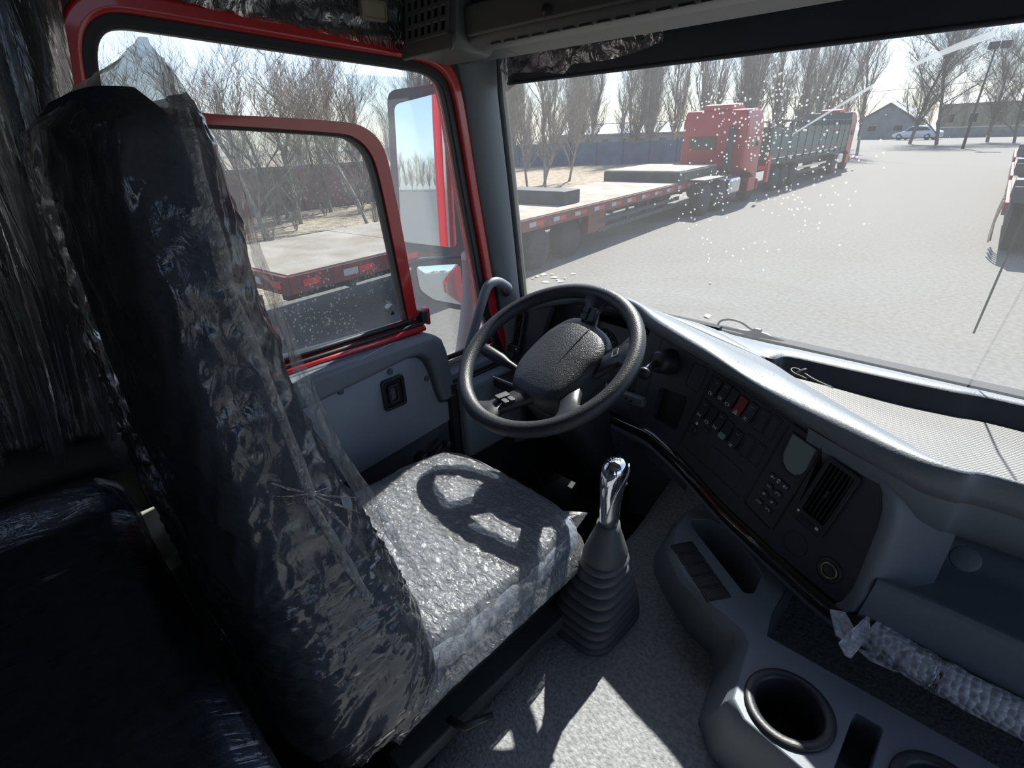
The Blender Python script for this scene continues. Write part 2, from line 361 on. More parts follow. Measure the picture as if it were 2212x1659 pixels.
for i in range(26):
    y = -14+i*1.9+rnd.uniform(-.8, .8); tree('poplar', i, -27-rnd.uniform(0, 16), y, rnd.uniform(.34, .55), rnd.uniform(0, 6), 'tall bare tree in the wood behind the pinkish wall', 'bare trees behind the pinkish wall')
for i in range(14):
    tree('shrub', i, -17.9-rnd.uniform(0, 1.6), 3+i*1.1, rnd.uniform(.5, .9), i*1.3, 'leafless thicket bush in front of the pinkish wall', 'thicket bushes along the pinkish wall', 'thicket_bush')
for i, p in enumerate([(640, 500), (812, 490), (590, 530)]):
    q = at(p[0], p[1], 2, .03); tree('shrub', i, q.x, q.y, .35, i, ('dry tuft round the foot of the mid plot tree', 'dry brush beside the front upright of the door frame', 'dry brush at the flatbed deck corner')[i], None, 'dry_shrub')
for p, lb, s_ in [((1139, 406), 'slim bare tree just right of the windshield pillar', .62), ((1178, 409), 'slim bare tree second from the windshield pillar', .7)]:
    q = at(p[0], p[1], 2, .03); tree('poplar', p[0], q.x, q.y, s_, p[0], lb)
FA, FB = V((-40, 29.5, 0)), V((-13, 51, 0)); FD = (FB-FA).normalized(); FN = V((-FD.y, FD.x, 0))
for i in range(62):
    t = rnd.uniform(-.1, 1.12); d = 1.5+abs(rnd.gauss(0, 7)); q = FA+(FB-FA)*t+FN*d
    tree('poplar', i, q.x, q.y, rnd.uniform(.75, 1.12)*(1.05 if t > .5 else .95), rnd.uniform(0, 6), 'tall bare poplar in the belt behind the blue fence', 'bare poplars behind the blue fence')
for (x, y, s_, v, k, lb) in [(-16.5, 66, .95, 0, 'poplar', 'tall forked bare tree beyond the rear truck cab'), (-19, 72, .72, 1, 'spread', 'mid-sized bare tree left of the big spreading trees'),
                             (-13.2, 84, 1.05, 0, 'spread', 'biggest dark spreading bare tree behind the parked car'), (-10.0, 80, .98, 1, 'spread', 'dark spreading bare tree beside the street lamp'), (-6.2, 88, .9, 0, 'spread', 'bare tree right of the street lamp'),
                             (-3.6, 84, .8, 1, 'spread', 'bare tree at the right edge above the parked trailer')]:
    tree(k, v, x, y, s_, x*3, lb)
for i in range(26):
    tree('poplar', i, -24+i*1.15+rnd.uniform(-.4, .4), 120+rnd.uniform(0, 30), rnd.uniform(.5, .75), i, 'small far bare tree in the hedge line across the road end', 'far trees across the road end')
for i in range(34):
    tree('poplar', i, -9+i*.85+rnd.uniform(-.4, .4), -125-rnd.uniform(0, 15), rnd.uniform(.5, .75), i, 'bare poplar in the tree line seen in the door mirror', 'tree line behind the truck')
# ---- fence, walls, buildings
fe = root('blue_sheet_fence', 'blue sheet metal fence in front of the poplar belt', 'fence', FA)
L_ = (FB-FA).length; n_ = int(L_/2.2)
for i in range(n_):
    f_ = Fr(FA+FD*(i*2.2+1.1), FD, (0, 0, 1)); bx('fence_panel', (0, .93, .015*(i % 2)), (2.12, 1.74, .05), BLUEF, fe, f_)
    bx('fence_post', (1.1, .95, .03), (.09, 1.9, .09), DKST, fe, f_)
wl = root('boundary_wall', 'low pinkish wall with a white coping behind the bare trees', 'wall', (-22, -10, 0))
for i in range(6): bx('wall_panel', (-22, -8+i*4, .82), (.2, 3.94, 1.64), BRICKP, wl)
bx('coping', (-22, 2, 1.7), (.34, 24, .12), CAPW, wl)
def house(name, label, x, y, wx, ly, he, hr, wm, rm, wins=3):
    r_ = root(name, label, 'building', (x, y, 0)); a, b = wx/2, ly/2
    mk('wall', [(x-a, y-b, 0), (x+a, y-b, 0), (x+a, y+b, 0), (x-a, y+b, 0), (x-a, y-b, he), (x+a, y-b, he), (x+a, y+b, he), (x-a, y+b, he), (x, y-b, hr), (x, y+b, hr)],
       [(0, 1, 5, 8, 4), (3, 2, 6, 9, 7), (0, 3, 7, 4), (1, 2, 6, 5)], wm, r_)
    for s_ in (-1, 1):
        mk('roof_slope', [(x+s_*(a+.4), y-b-.4, he-.1), (x, y-b-.4, hr+.12), (x, y+b+.4, hr+.12), (x+s_*(a+.4), y+b+.4, he-.1)], [(0, 1, 2, 3)], rm, r_, solid=.12)
    for i in range(wins): 
        wx_ = x-a+(i+.5)*wx/wins; f = bx('window', (wx_, y-b-.03, he*.55), (wx/wins*.4, .06, he*.35), CAPW, r_); bx('pane', (wx_, y-b-.07, he*.55), (wx/wins*.34, .04, he*.29), WDK, f)
    return r_
def hall(name, label, x0, x1, y, dep, he, hr, wm, rm, wins):
    r_ = root(name, label, 'building', ((x0+x1)/2, y, 0)); xm = (x0+x1)/2; L = x1-x0
    bx('wall', (xm, y+dep/2, he/2), (L, dep, he), wm, r_)
    for s_ in (-1, 1): mk('roof_slope', [(x0-.5, y+dep/2+s_*(dep/2+.5), he), (x1+.5, y+dep/2+s_*(dep/2+.5), he), (x1+.5, y+dep/2, hr), (x0-.5, y+dep/2, hr)], [(0, 1, 2, 3)], rm, r_, solid=.12)
    for i in range(wins):
        wx_ = x0+(i+.5)*L/wins; f = bx('window', (wx_, y-.03, he*.55), (L/wins*.4, .06, he*.35), CAPW, r_); bx('pane', (wx_, y-.07, he*.55), (L/wins*.34, .04, he*.28), WDK, f)
    return r_
hall('warehouse', 'long low warehouse with a white sheet roof behind the blue fence', -63, -33, 74, 12, 2.3, 3.7, WALLG, ROOFW, 9)
house('gabled_house', 'small gabled house with a bright white roof behind the parked car', -21.6, 117, 7.4, 10, 2.9, 5.2, WALLG, ROOFW, 2)
hall('long_building', 'long yellowish building behind the spreading trees', -17, 9, 130, 8, 5.0, 6.5, WALLY, ROOFW, 8)
r_ = root('far_wall', 'low grey wall with pale coping at the end of the road', 'wall', (-12, 113, 0))
for i in range(7): bx('wall_panel', (-15+i*4.5, 113, .7), (4.42, .3, 1.4), WALLG, r_)
bx('coping', (-1.5, 113, 1.45), (31.5, .5, .14), CAPW, r_)
# ---- street lamp and wires
q = at(2040, 290, 1, 70)
r_ = root('street_lamp', 'leaning grey street lamp with a square twin head near the road end', 'lamp', (-6.6, 70, 0))
tube('pole', [(-6.6, 70, 0), (-6.6, 70, 4), (-6.55, 70, 8.2)], [.13, .1, .07], DKST, r_, 8)
for s_ in (-1, 1): bx('lamp_head', (-6.3+s_*.42, 70, 8.5), (.76, .5, .6), DKST, r_, bev=.04)
o = tube('overhead_wire', [(-48, 96, 7.0), (-30, 93, 6.2), (-14, 90, 6.35), (8, 86, 7.4)], .03, DKST, None, 5); tag(o, 'thin overhead wire crossing in front of the far trees', 'wire')
# ---- car
def car(label, loc, rz, paint, s_=1.0):
    r_ = root('parked_car', label, 'car', (0, 0, 0)); L = 4.6
    def sec(y, hw, z0, z1): return [V((-hw*.94, y, z0)), V((hw*.94, y, z0)), V((hw, y, (z0+z1)/2)), V((hw*.92, y, z1)), V((-hw*.92, y, z1)), V((-hw, y, (z0+z1)/2))]
    loft('body', [sec(y, hw, z0, z1) for y, hw, z0, z1 in [(-2.3, .75, .35, .75), (-2.1, .85, .25, .92), (-1.2, .9, .22, .98), (0, .9, .22, .94), (1.2, .9, .22, .88), (2.0, .84, .25, .74), (2.3, .68, .35, .6)]], paint, r_, bev=.05)
    loft('roof', [sec(y, hw, .85, z) for y, hw, z in [(-1.95, .72, .93), (-1.2, .7, 1.36), (-.2, .7, 1.47), (.5, .7, 1.4), (1.25, .74, .9)]], paint, r_, bev=.05)
    for s2 in (-1, 1): mk('side_window', [(s2*.775, -1.5, .98), (s2*.775, 1.0, .95), (s2*.69, .45, 1.33), (s2*.69, -1.05, 1.31)], [(0, 1, 2, 3)], WDK, r_, solid=.02)
    for y in (-1.4, 1.42):
        for s2 in (-1, 1):
            f_ = Fr((s2*.8, y, .33), (0, 1, 0), (0, 0, 1), (s2, 0, 0)); w_ = lathe('wheel', [(.2, -.1), (.33, -.08), (.33, .08), (.2, .1)], TYRE, r_, f_, 16)
            lathe('rim', [(.01, .11), (.2, .1)], SATIN, w_, f_, 12)
    r_.location = loc; r_.rotation_euler = (0, 0, rz); r_.scale = (s_,)*3; return r_
q = at(1978, 302, 2, 0); car('silver-blue saloon car parked across the road end', (q.x, q.y, 0), math.radians(75), SILV, 1.32)
car('white car far behind, seen only in the door mirror', (-10.5, -17, 0), math.radians(20), CWHT, 1)
# ---- trucks and trailers
def wheel(r_, x, y, rad=.5, wd=.3, s_=1):
    f_ = Fr((x, y, rad), (0, 1, 0), (0, 0, 1), (s_, 0, 0)); w_ = lathe('wheel', [(rad*.6, -wd/2), (rad*.96, -wd/2), (rad, -wd*.35), (rad, wd*.35), (rad*.96, wd/2), (rad*.6, wd/2)], TYRE, r_, f_, 20)
    lathe('rim', [(.06, wd*.1), (rad*.3, wd*.15), (rad*.62, wd*.45)], DKST, w_, f_, 14)
def tractor(label, loc, rz, paint=TRED, wheels=(.6, -1.0, -2.3)):
    r_ = root('tractor_unit', label, 'truck', (0, 0, 0))      # origin on the ground under the rear wall of the cab, +y forward
    sec = lambda y, hw, z0, z1: [V((-hw, y, z0)), V((hw, y, z0)), V((hw, y, z1-.35)), V((hw*.93, y, z1)), V((-hw*.93, y, z1)), V((-hw, y, z1-.35))]
    loft('cab_body', [sec(0, 1.14, 1.35, 3.05), sec(.06, 1.18, 1.25, 3.15), sec(1.1, 1.2, 1.0, 3.2), sec(1.75, 1.2, .75, 3.05), sec(2.05, 1.12, .6, 2.2), sec(2.1, 1.1, .45, 1.2)], paint, r_, bev=.05)
    bx('rear_window', (-.35, -.02, 2.1), (1.0, .05, .42), WDK, r_, bev=.02)
    for s_ in (-1, 1):
        mk('side_window', [(s_*1.205, .75, 1.95), (s_*1.205, 1.7, 1.95), (s_*1.18, 1.55, 2.7), (s_*1.18, .75, 2.7)], [(0, 1, 2, 3)], WDK, r_, solid=.03)
        bx('mirror', (s_*1.42, 1.95, 2.2), (.1, .12, .7), BLK, r_, bev=.03); bx('step', (s_*1.1, 1.3, .62), (.25, .8, .5), paint, r_, bev=.03)
        bx('fuel_tank', (s_*.98, -.55, .72), (.55, 1.0, .55), SATIN if s_ > 0 else DKST, r_, bev=.1)
    loft('roof_deflector', [[V((-.5, .1, 3.15)), V((.5, .1, 3.15)), V((.5, .1, 3.32)), V((-.5, .1, 3.32))], [V((-.6, .9, 3.18)), V((.6, .9, 3.18)), V((.6, .9, 3.38)), V((-.6, .9, 3.38))], [V((-.6, 1.3, 3.15)), V((.6, 1.3, 3.15)), V((.6, 1.3, 3.2)), V((-.6, 1.3, 3.2))]], paint, r_, bev=.03)
    boxes('chassis', [((s_*.42, -1.6, .85), (.09, 5.6, .28)) for s_ in (-1, 1)]+[((0, y, .85), (.8, .12, .2)) for y in (-4.2, -2.4, -.8, .9)], DKST, r_)
    bx('exhaust_stack', (.75, -.25, 1.9), (.2, .2, 1.5), DKST, r_, bev=.05); bx('bumper', (0, 2.12, .55), (2.4, .16, .4), paint, r_, bev=.05)
    for y in (1.35, -1.75, -3.1):
        for s_ in (-1, 1): wheel(r_, s_*1.0, y, .5, .34, s_); 
    for s_ in (-1, 1): bx('mudguard', (s_*1.0, -2.4, 1.1), (.55, 2.4, .06), DKST, r_, bev=.02)
    r_.location = loc; r_.rotation_euler = (0, 0, rz); return r_
def flatbed(label, loc, rz, L, neck=0, deckz=1.1, ramp=False, axles=(4.4, 5.7, 7.0), Wd=2.6):
    """origin on the ground under the rear right corner, +y along the trailer, deck runs to -x"""
    r_ = root('flatbed_trailer', label, 'trailer', (0, 0, 0)); n = int(L/2.2); st = L/n
    for i in range(n): bx('deck_plate', (-Wd/2, (i+.5)*st, deckz-.02), (Wd-.04, st-.02, .05), DECK, r_)
    for x in (0, -Wd): bx('side_rail', (x+(-.02 if x == 0 else .02), L/2, deckz-.13), (.06, L, .22), RUST, r_)
    bx('end_rail', (-Wd/2, -.02, deckz-.13), (Wd, .06, .24), RUST, r_)
    k = 0; y = .3
    while y < L-.4:
        bx('reflector', (.013, y, deckz-.13), (.012, .24, .09), (REFR, REFW)[k % 2], r_); k += 1; y += .62 if k % 2 else .26
    for k in range(5): bx('reflector', (-.25-k*.5, -.055, deckz-.13), (.26, .012, .09), (REFR, REFW)[k % 2], r_)
    boxes('frame_beam', [((x, L/2, deckz-.36), (.14, L-.6, .3)) for x in (-.75, -1.85)]+[((-Wd/2, 1+i*1.6, deckz-.3), (Wd-.2, .1, .16)) for i in range(int(L/1.6))], DKST, r_)
    for a in axles:
        for x, s_ in ((-.28, 1), (-Wd+.28, -1)): wheel(r_, x, a, .42, .36, s_)
    boxes('side_guard', [((-.12, L*.66, .62), (.05, L*.32, .1)), ((-.12, L*.66, .42), (.05, L*.32, .1))]+[((-.14, L*.52+i*1.3, .6), (.06, .08, .55)) for i in range(4)], DKST, r_)
    bx('tool_box', (-.35, L*.58-1.4, .62), (.5, .9, .45), RUST, r_, bev=.02)
    if neck:
        bx('gooseneck', (-Wd/2, neck[0]+neck[1]/2, deckz+.11), (Wd, neck[1], .36), DKST, r_, bev=.02); bx('gooseneck_deck', (-Wd/2, neck[0]+neck[1]/2, deckz+.31), (Wd-.04, neck[1]-.04, .05), DECK, r_)
    if ramp:
        bx('folded_ramp', (-1.45, 7.5, deckz+.16), (2.1, .75, .3), DKST, r_, bev=.02); bx('rear_bumper', (-.5, -.35, .42), (1.0, .12, .22), RUST, r_, bev=.02)
        for x in (-.3, -.8): bx('bumper_bracket', (x, -.3, .68), (.08, .1, .4), DKST, r_)
    r_.location = loc; r_.rotation_euler = (0, 0, rz); return r_
flatbed('long flatbed trailer with dusty pale deck and red rail, parked on the left', (-6.45, 2.55, 0), math.radians(7), 16.6, (13.2, 3.6), 1.1, True)
tractor('red tractor unit coupled ahead of the long flatbed on the left', (-9.15, 20.0, 0), math.radians(4))
r_ = tractor('red cab of the green-sided cargo truck farther up the road', (-10.4, 38.2, 0), math.radians(2))
r_ = root('green_cargo_body', 'long green-panelled cargo trailer behind the farther red cab', 'trailer', (0, 0, 0)); L = 13.4
bx('floor', (-1.25, L/2, 1.25), (2.5, L, .2), DKST, r_)
for i in range(11):
    y = (i+.5)*L/11
    for x in (0, -2.5):
        bx('side_panel', (x, y, 1.95), (.05, L/11-.07, 1.15), GREENP, r_); bx('stake', (x, y+L/22, 2.0), (.1, .07, 1.6), DKST, r_)
for x in (0, -2.5):
    for z in (1.62, 2.35, 2.78): bx('rail', (x+.03, L/2, z), (.05, L, .06), RUST if z < 2.7 else DKST, r_)
bx('tail_gate', (-1.25, 0, 1.95), (2.4, .06, 1.2), GREENP, r_); bx('under_run_guard', (-.1, L*.55, .75), (.06, L*.4, .1), SATIN, r_); bx('under_run_guard', (-.1, L*.55, .52), (.06, L*.4, .1), DKST, r_)
bx('front_wall', (-1.25, L, 2.2), (2.5, .08, 1.9), GREENP, r_); bx('red_corner_post', (.02, .05, 1.0), (.12, .3, 1.0), TRED, r_); bx('tail_lamp', (-.1, -.06, 1.05), (.4, .06, .14), REFR, r_)
for a in (1.6, 2.9, 4.2, L-1.5):
    for x, s_ in ((-.25, 1), (-2.25, -1)): wheel(r_, x, a, .5, .36, s_)
boxes('frame_beam', [((x, L/2, .98), (.14, L-.6, .34)) for x in (-.7, -1.8)], DKST, r_)
r_.location = (-8.35, 23.6, 0); r_.rotation_euler = (0, 0, math.radians(2.2))
# trailer ahead on the right: only its near corner is in view
r_ = root('stepped_trailer', 'flatbed trailer end with hanging straps at the right edge of the view', 'trailer', (0, 0, 0))
for y0, y1, z in ((0, 5.5, 1.1), (5.7, 12, 1.2), (12.2, 19, 1.35)):
    bx('deck_plate', (1.3, (y0+y1)/2, z), (2.5, y1-y0, .06), DECK, r_); bx('side_rail', (.02, (y0+y1)/2, z-.15), (.06, y1-y0, .24), RUST, r_)
    bx('end_board', (1.3, y0, z+.12), (2.5, .08, .3), DKST, r_); bx('frame_beam', (.9, (y0+y1)/2, z-.42), (.16, y1-y0, .3), DKST, r_)
    bx('chock_block', (.14, y0+.5, z+.2), (.22, .5, .36), DKST, r_, bev=.03)
for i in range(6): tube('strap', smooth_path([(-.03, .1+i*.22, 1.1), (-.06, .12+i*.22, .7), (-.05+.03*(i % 2), .2+i*.24, .25)], 5), .018, STRAW if i % 3 == 0 else DKST, r_, 6)
for a in (1.0, 2.25, 3.5): wheel(r_, .35, a, .45, .36, -1); wheel(r_, 2.2, a, .45, .36, 1)
r_.location = (-.42, 14.6, 0); r_.rotation_euler = (0, 0, math.radians(2.7))
tractor('dark red tractor unit ahead of the strapped trailer at the right edge', (.05, 39.5, 0), math.radians(2.7))
tractor('white-cabbed truck parked far behind, seen only in the door mirror', (-9.5, -38, 0), math.radians(172), CWHT)
tractor('second pale truck parked far behind, seen only in the door mirror', (-10.2, -48, 0), math.radians(172), CWHT)
rnd = random.Random(9)
for i in range(16):
    q = at(rnd.uniform(1150, 1250), rnd.uniform(592, 615), 2, 0) if i < 11 else V((rnd.uniform(-6, -1), rnd.uniform(6, 14), 0))
    q.z = .012; a = rnd.uniform(0, 3); s_ = rnd.uniform(.03, .09)
    f_ = Fr(q, (math.cos(a), math.sin(a), 0), (-math.sin(a), math.cos(a), .2)); o = extr('litter_scrap', [(-s_, -s_*.4), (s_*.8, -s_*.5), (s_, s_*.3), (-s_*.3, s_*.6)], CAPW if i % 3 else STRAW, None, f_, 0, .008)
    tag(o, 'small pale litter scrap lying on the asphalt', 'litter', 'litter scraps on the road')
# ================================================================== CAB SHELL
HEADL = mat('dark_headliner', (.05, .05, .048), .7, bump=.3, bscale=300)
PILL = mat('pillar_grey_plastic', (.13, .155, .17), .42, bump=.2, bscale=500, bdist=.0006)
OLIVE = mat('overhead_grey_plastic', (.075, .077, .071), .5, bump=.2, bscale=500, bdist=.0006)
MATR = mat('grey_floor_mat', (.2, .205, .21), .75, col2=(.31, .315, .32), cscale=130, bump=1, bscale=150, bdist=.003, detail=2)
FLOORD = mat('dark_floor', (.02, .022, .025), .8)
FILMD = film('dark_clear_film', haze=.03, gloss=.02, rough=.12, bump=.6, bscale=22, aniso=(1, 2.5, .18), fm=.7)
def offp(P, d):
    n = len(P); o = []; ar = sum(P[i][0]*P[(i+1) % n][1]-P[(i+1) % n][0]*P[i][1] for i in range(n)); s_ = 1 if ar > 0 else -1
    for i in range(n):
        a, b, c = P[i-1], P[i], P[(i+1) % n]; t = V((c[0]-a[0], c[1]-a[1])).normalized(); o.append((b[0]+t.y*d*s_, b[1]-t.x*d*s_))
    return o
def yz(px, x): 
    q = at(px[0], px[1], 0, x); return (q.y, q.z)
FLX = lambda x: Fr((x, 0, 0), (0, 1, 0), (0, 0, 1))          # (u, v, w) = (Y, Z, inboard X)
AP = [yz(p, -1.12) for p in [(221, 180), (214, 130), (217, 92), (234, 69), (265, 62), (330, 69), (500, 94), (700, 124), (880, 150), (925, 161), (950, 179), (962, 207), (976, 275), (1002, 425), (1032, 590), (1046, 680)]]
AP = [(q_.x, q_.y) for q_ in smooth_path([V((a, b, 0)) for a, b in AP], 4)]
AP = [(.15, 2.0), (.185, 2.42)]+AP+[(1.07, 1.95), (1.08, 1.5), (1.05, 1.42), (.2, 1.42), (.15, 1.5)]
def to_rect(P, y0, y1, z0, z1, c=(.6, 2.2)):
    o = []
    for a, b in P:
        dx, dy = a-c[0], b-c[1]; t = min([k for k in ((y1-c[0])/dx if dx > 0 else 1e9, (y0-c[0])/dx if dx < 0 else 1e9, (z1-c[1])/dy if dy > 0 else 1e9, (z0-c[1])/dy if dy < 0 else 1e9)])
        o.append((c[0]+dx*t, c[1]+dy*t))
    return o
o = ring('wall_left', offp(AP, .07), to_rect(AP, -.8, 1.14, 1.28, 3.3), HEADL, None, FLX(-1.12), -.03, 0); tag(o, 'dark lined inner side wall round the driver door opening', 'wall', kind='structure')
wall_left = o
ring('door_opening_seal', AP, offp(AP, .024), RUB, o, FLX(-1.12), -.025, -.002, .006)
ring('red_opening_rim', offp(AP, .02), offp(AP, .052), RED, o, FLX(-1.12), -.06, .01, .01)
ring('black_opening_trim', offp(AP, .05), offp(AP, .088), RUB, o, FLX(-1.12), -.03, .007, .01)
APO = [(y+(.055 if y > .8 else -.02 if y < .3 else .08*(y-.3)/.5), z+(.02 if z > 2.6 else 0)) for y, z in AP]
o = ring('wall_left_outer', APO, to_rect(APO, -1.0, 1.155, 1.0, 3.45), RED, None, FLX(-1.21), -.02, .03); tag(o, 'red painted outer skin of the cab side', 'wall', kind='structure')
for y in (-.28, -.12): tube('outer_grab_bar', smooth_path([(-1.235, y, 3.0), (-1.3, y, 2.95), (-1.3, y, 1.75), (-1.235, y, 1.7)], 5), .016, RED, o)
bx('outer_side_fairing', (-1.23, -.6, 2.2), (.04, .5, 2.2), RED, o, bev=.015)
bx('footwell_side', (-1.118, 1.2, 1.62), (.03, .72, .64), FLOORD, wall_left)
bx('sill_side', (-1.14, .5, 1.37), (.05, 1.1, .2), FLOORD, wall_left)
# floor, tunnel, front, rear, right, ceiling
o = bx('floor', (0, .35, 1.28), (2.24, 2.3, .04), FLOORD); tag(o, 'dark cab floor in the driver footwell', 'floor', kind='structure')
o = bx('wall_rear', (0, -.78, 2.3), (2.24, .04, 2.0), HEADL); tag(o, 'dark rear wall of the cab', 'wall', kind='structure')
o = bx('ceiling', (0, .25, 3.3), (2.26, 2.2, .04), mat('pale_headliner', (.26, .265, .265), .8)); tag(o, 'pale grey roof lining of the cab', 'ceiling', kind='structure')
o = bx('wall_front', (0, 1.47, 1.68), (2.1, .04, .76), FLOORD); tag(o, 'dark bulkhead below the windshield', 'wall', kind='structure')
RW = rr(.94, 1.3, .06, 5, .6, 2.12)
o = ring('wall_right', RW, to_rect(RW, -.8, 1.14, 1.28, 3.3, (.6, 2.12)), HEADL, None, FLX(1.12), 0, .04); tag(o, 'dark lined inner side wall on the passenger side', 'wall', kind='structure')
o = bx('wall_front_header', (0, 1.3, 3.2), (2.2, .05, .26), RED); tag(o, 'red roof front above the windshield', 'wall', kind='structure')
# windshield
def plan(x): return 1.41-.27*(abs(x)/1.12)**4
def wsp(x, z): return V((x, plan(x)-.12*(z-2.07)/.66*(.7+.3*(1-abs(x))), z))
wc = onp(1660, 330, (0, 1.36, 2.4), V((0, -1, .2)))
GW = glass('windshield_glass', dust=.075, spots=.5, centre=tuple(wc), radius=.27, smear=.08)
o = grid('window_1', lambda a, b: wsp(-1.1+2.2*a, 2.04+1.04*b), 40, 6, GW); tag(o, 'dusty curved windshield with dried splashes', 'windshield', kind='structure'); window_1 = o
tube('lower_seal', [wsp(-1.1+2.2*i/40, 2.055)+V((0, -.004, 0)) for i in range(41)], .012, RUB, o, 8)
# a wiped streak across the glass
SMR = film('dried_smear', haze=.35, gloss=.02, rough=.5, bump=.1)
def ongl(x, y, off=-.004):
    q = onp(x, y, (0, 1.36, 2.4), V((0, -1, .0)))
    for k in range(4): q = onp(x, y, (0, wsp(max(-1.1, min(1.1, q.x)), q.z).y+off, 2.4), V((0, -1, 0)))
    return q
P = []; pp = [((1712, 290), 1.5), ((1800, 236), 3), ((1900, 176), 4), ((2000, 128), 5), ((2080, 96), 8), ((2150, 72), 7)]
for (x, y), h in pp: P += [ongl(x, y-h), ongl(x, y+h)]
mk('wiper_streak', P, [(2*i, 2*i+1, 2*i+3, 2*i+2) for i in range(len(pp)-1)], SMR, o, solid=.0006)
# pillar
o = root('pillar_trim', 'grey moulded pillar cover between the door opening and windshield', 'pillar trim', (-1.1, 1.1, 1.6))
lv = [(1.6, 1.10, 1.17), (2.0, 1.085, 1.168), (2.15, 1.065, 1.148), (2.27, 1.04, 1.136), (2.5, 1.0, 1.11), (2.7, .975, 1.085), (2.78, .955, 1.085), (2.86, .9, 1.1)]
loft('cover', [[V((-1.145, a, z)), V((-1.112, a, z)), V((-1.092, a+(b-a)*.2, z)), V((-1.082, a+(b-a)*.55, z)), V((-1.09, b-.008, z)), V((-1.145, b, z))] for z, a, b in lv], PILL, o, bev=.006)
loft('black_glass_edge', [[V((-1.145, b+.002, z)), V((-1.096, b+.002, z)), V((-1.09, b+.02, z)), V((-1.1, b+.036, z)), V((-1.145, b+.036, z))] for z, a, b in lv], RUB, o, bev=.005)
o = root('pillar_trim', 'grey moulded pillar cover at the passenger side of the windshield', 'pillar trim', (1.1, 1.1, 1.6))
loft('cover', [[V((1.145, a, z)), V((1.09, a, z)), V((1.07, (a+b)/2, z)), V((1.09, b, z)), V((1.145, b, z))] for z, a, b in lv], PILL, o, bev=.006)
# grab handle on the pillar
o = root('grab_handle', 'curved grey grab handle fixed to the pillar above the dash', 'handle', (-1.05, .85, 1.95))
tube('bar', smooth_path([(-1.09, 1.078, 2.176), (-1.05, 1.045, 2.195), (-1.045, 1.0, 2.222), (-1.045, .962, 2.217), (-1.045, .935, 2.175), (-1.05, .897, 2.085), (-1.055, .862, 2.0), (-1.06, .845, 1.93)], 7), .0135, TRIMG, o, 14)
lathe('socket', [(.02, 0), (.024, .006), (.022, .014), (.013, .016)], BLK, o, Fr((-1.094, 1.082, 2.174), (0, .5, .8), (0, -.8, .5), (1, -.35, .2)), 18)
# roller sunblind and film scraps at the windshield top
VIS = mat('dark_blind_cloth', (.04, .046, .06), .6, spec=.5, cvar=.3, cscale=3)
sb = root('sun_blind', 'black roller sunblind drawn a little way down the windshield top', 'sunblind', (0, 1.11, 2.72))
bx('blind_cloth', (0, 1.112, 2.775), (2.17, .006, .10), VIS, sb); tube('bottom_bar', [(-1.085, 1.11, 2.7215), (0, 1.11, 2.7215), (1.085, 1.11, 2.7215)], .0045, VIS, sb, 10)
tube('roller', [(-1.085, 1.125, 2.835), (1.085, 1.125, 2.835)], .018, VIS, sb, 14)
FILMC = film('clear_protective_film', haze=.12, gloss=.1, rough=.12, bump=1, bscale=30)
lowpx = [(1086, 178), (1110, 158), (1160, 156), (1215, 160), (1240, 138), (1300, 132), (1360, 118), (1430, 88)]
def fl(a, b):
    k = a*(len(lowpx)-1); i = min(int(k), len(lowpx)-2); t = k-i; x = lowpx[i][0]*(1-t)+lowpx[i+1][0]*t; y = lowpx[i][1]*(1-t)+lowpx[i+1][1]*t
    q = at(x, y, 1, 1.085); up = V((q.x, 1.08, 2.80)); p = up.lerp(q, b); p.y += .009*ns(p, 14)+.005*ns(p, 45); return p
o = grid('loose_film', fl, 60, 12, FILMC); tag(o, 'torn clear protective film drooping from the windshield top corner', 'plastic film')
# overhead console
oc = root('overhead_console', 'grey overhead storage console above the windshield', 'console', (0, 1.0, 2.75))
prof = [(.83, 3.25), (.815, 2.80), (.818, 2.772), (.83, 2.760), (.86, 2.756), (.885, 2.768), (.91, 2.766), (.97, 2.757), (1.03, 2.768), (1.1, 2.82), (1.14, 2.88), (1.26, 3.25)]
X0 = -.91
loft('lower_shell', [[V((x, y, z)) for y, z in prof[1:11]]+[V((x, 1.14, 2.9)), V((x, 1.0, 2.82)), V((x, .84, 2.82))] for x in (X0, -.3, .3, 1.09)], OLIVE, oc, bev=.004)
loft('lower_bulge', [[V((x, y, z)) for y, z in prof[5:11]]+[V((x, 1.14, 2.92)), V((x, .9, 2.92))] for x in (-1.105, -1.0, X0)], OLIVE, oc, bev=.004)
boxes('storage_bin', [((.09, 1.06, 2.98), (2.0, .03, .4)), ((.09, .95, 2.815), (2.0, .26, .012)), ((X0+.012, .95, 3.0), (.03, .24, .42))], BLK, oc)
bx('bin_front_top', (.09, .825, 3.12), (2.0, .03, .24), OLIVE, oc, bev=.008)
extr('bin_front_edge', rr(2.0, .052, .012, 4, .09, 2.803), OLIVE, oc, Fr((0, .818, 0), (1, 0, 0), (0, 0, 1)), -.014, .008, bev=.005)
q = at(1182, 22, 1, .81); lathe('round_hole', [(.0075, -.0005), (.009, .0005), (.009, .003)], RUB, oc, Fr((q.x, .808, q.z), (1, 0, 0), (0, 0, 1)), 16)
for i in range(26): bx('slit', (-.84+i*.036, .8275+.0045, 2.7612), (.024, .012, .003), RUB, oc)
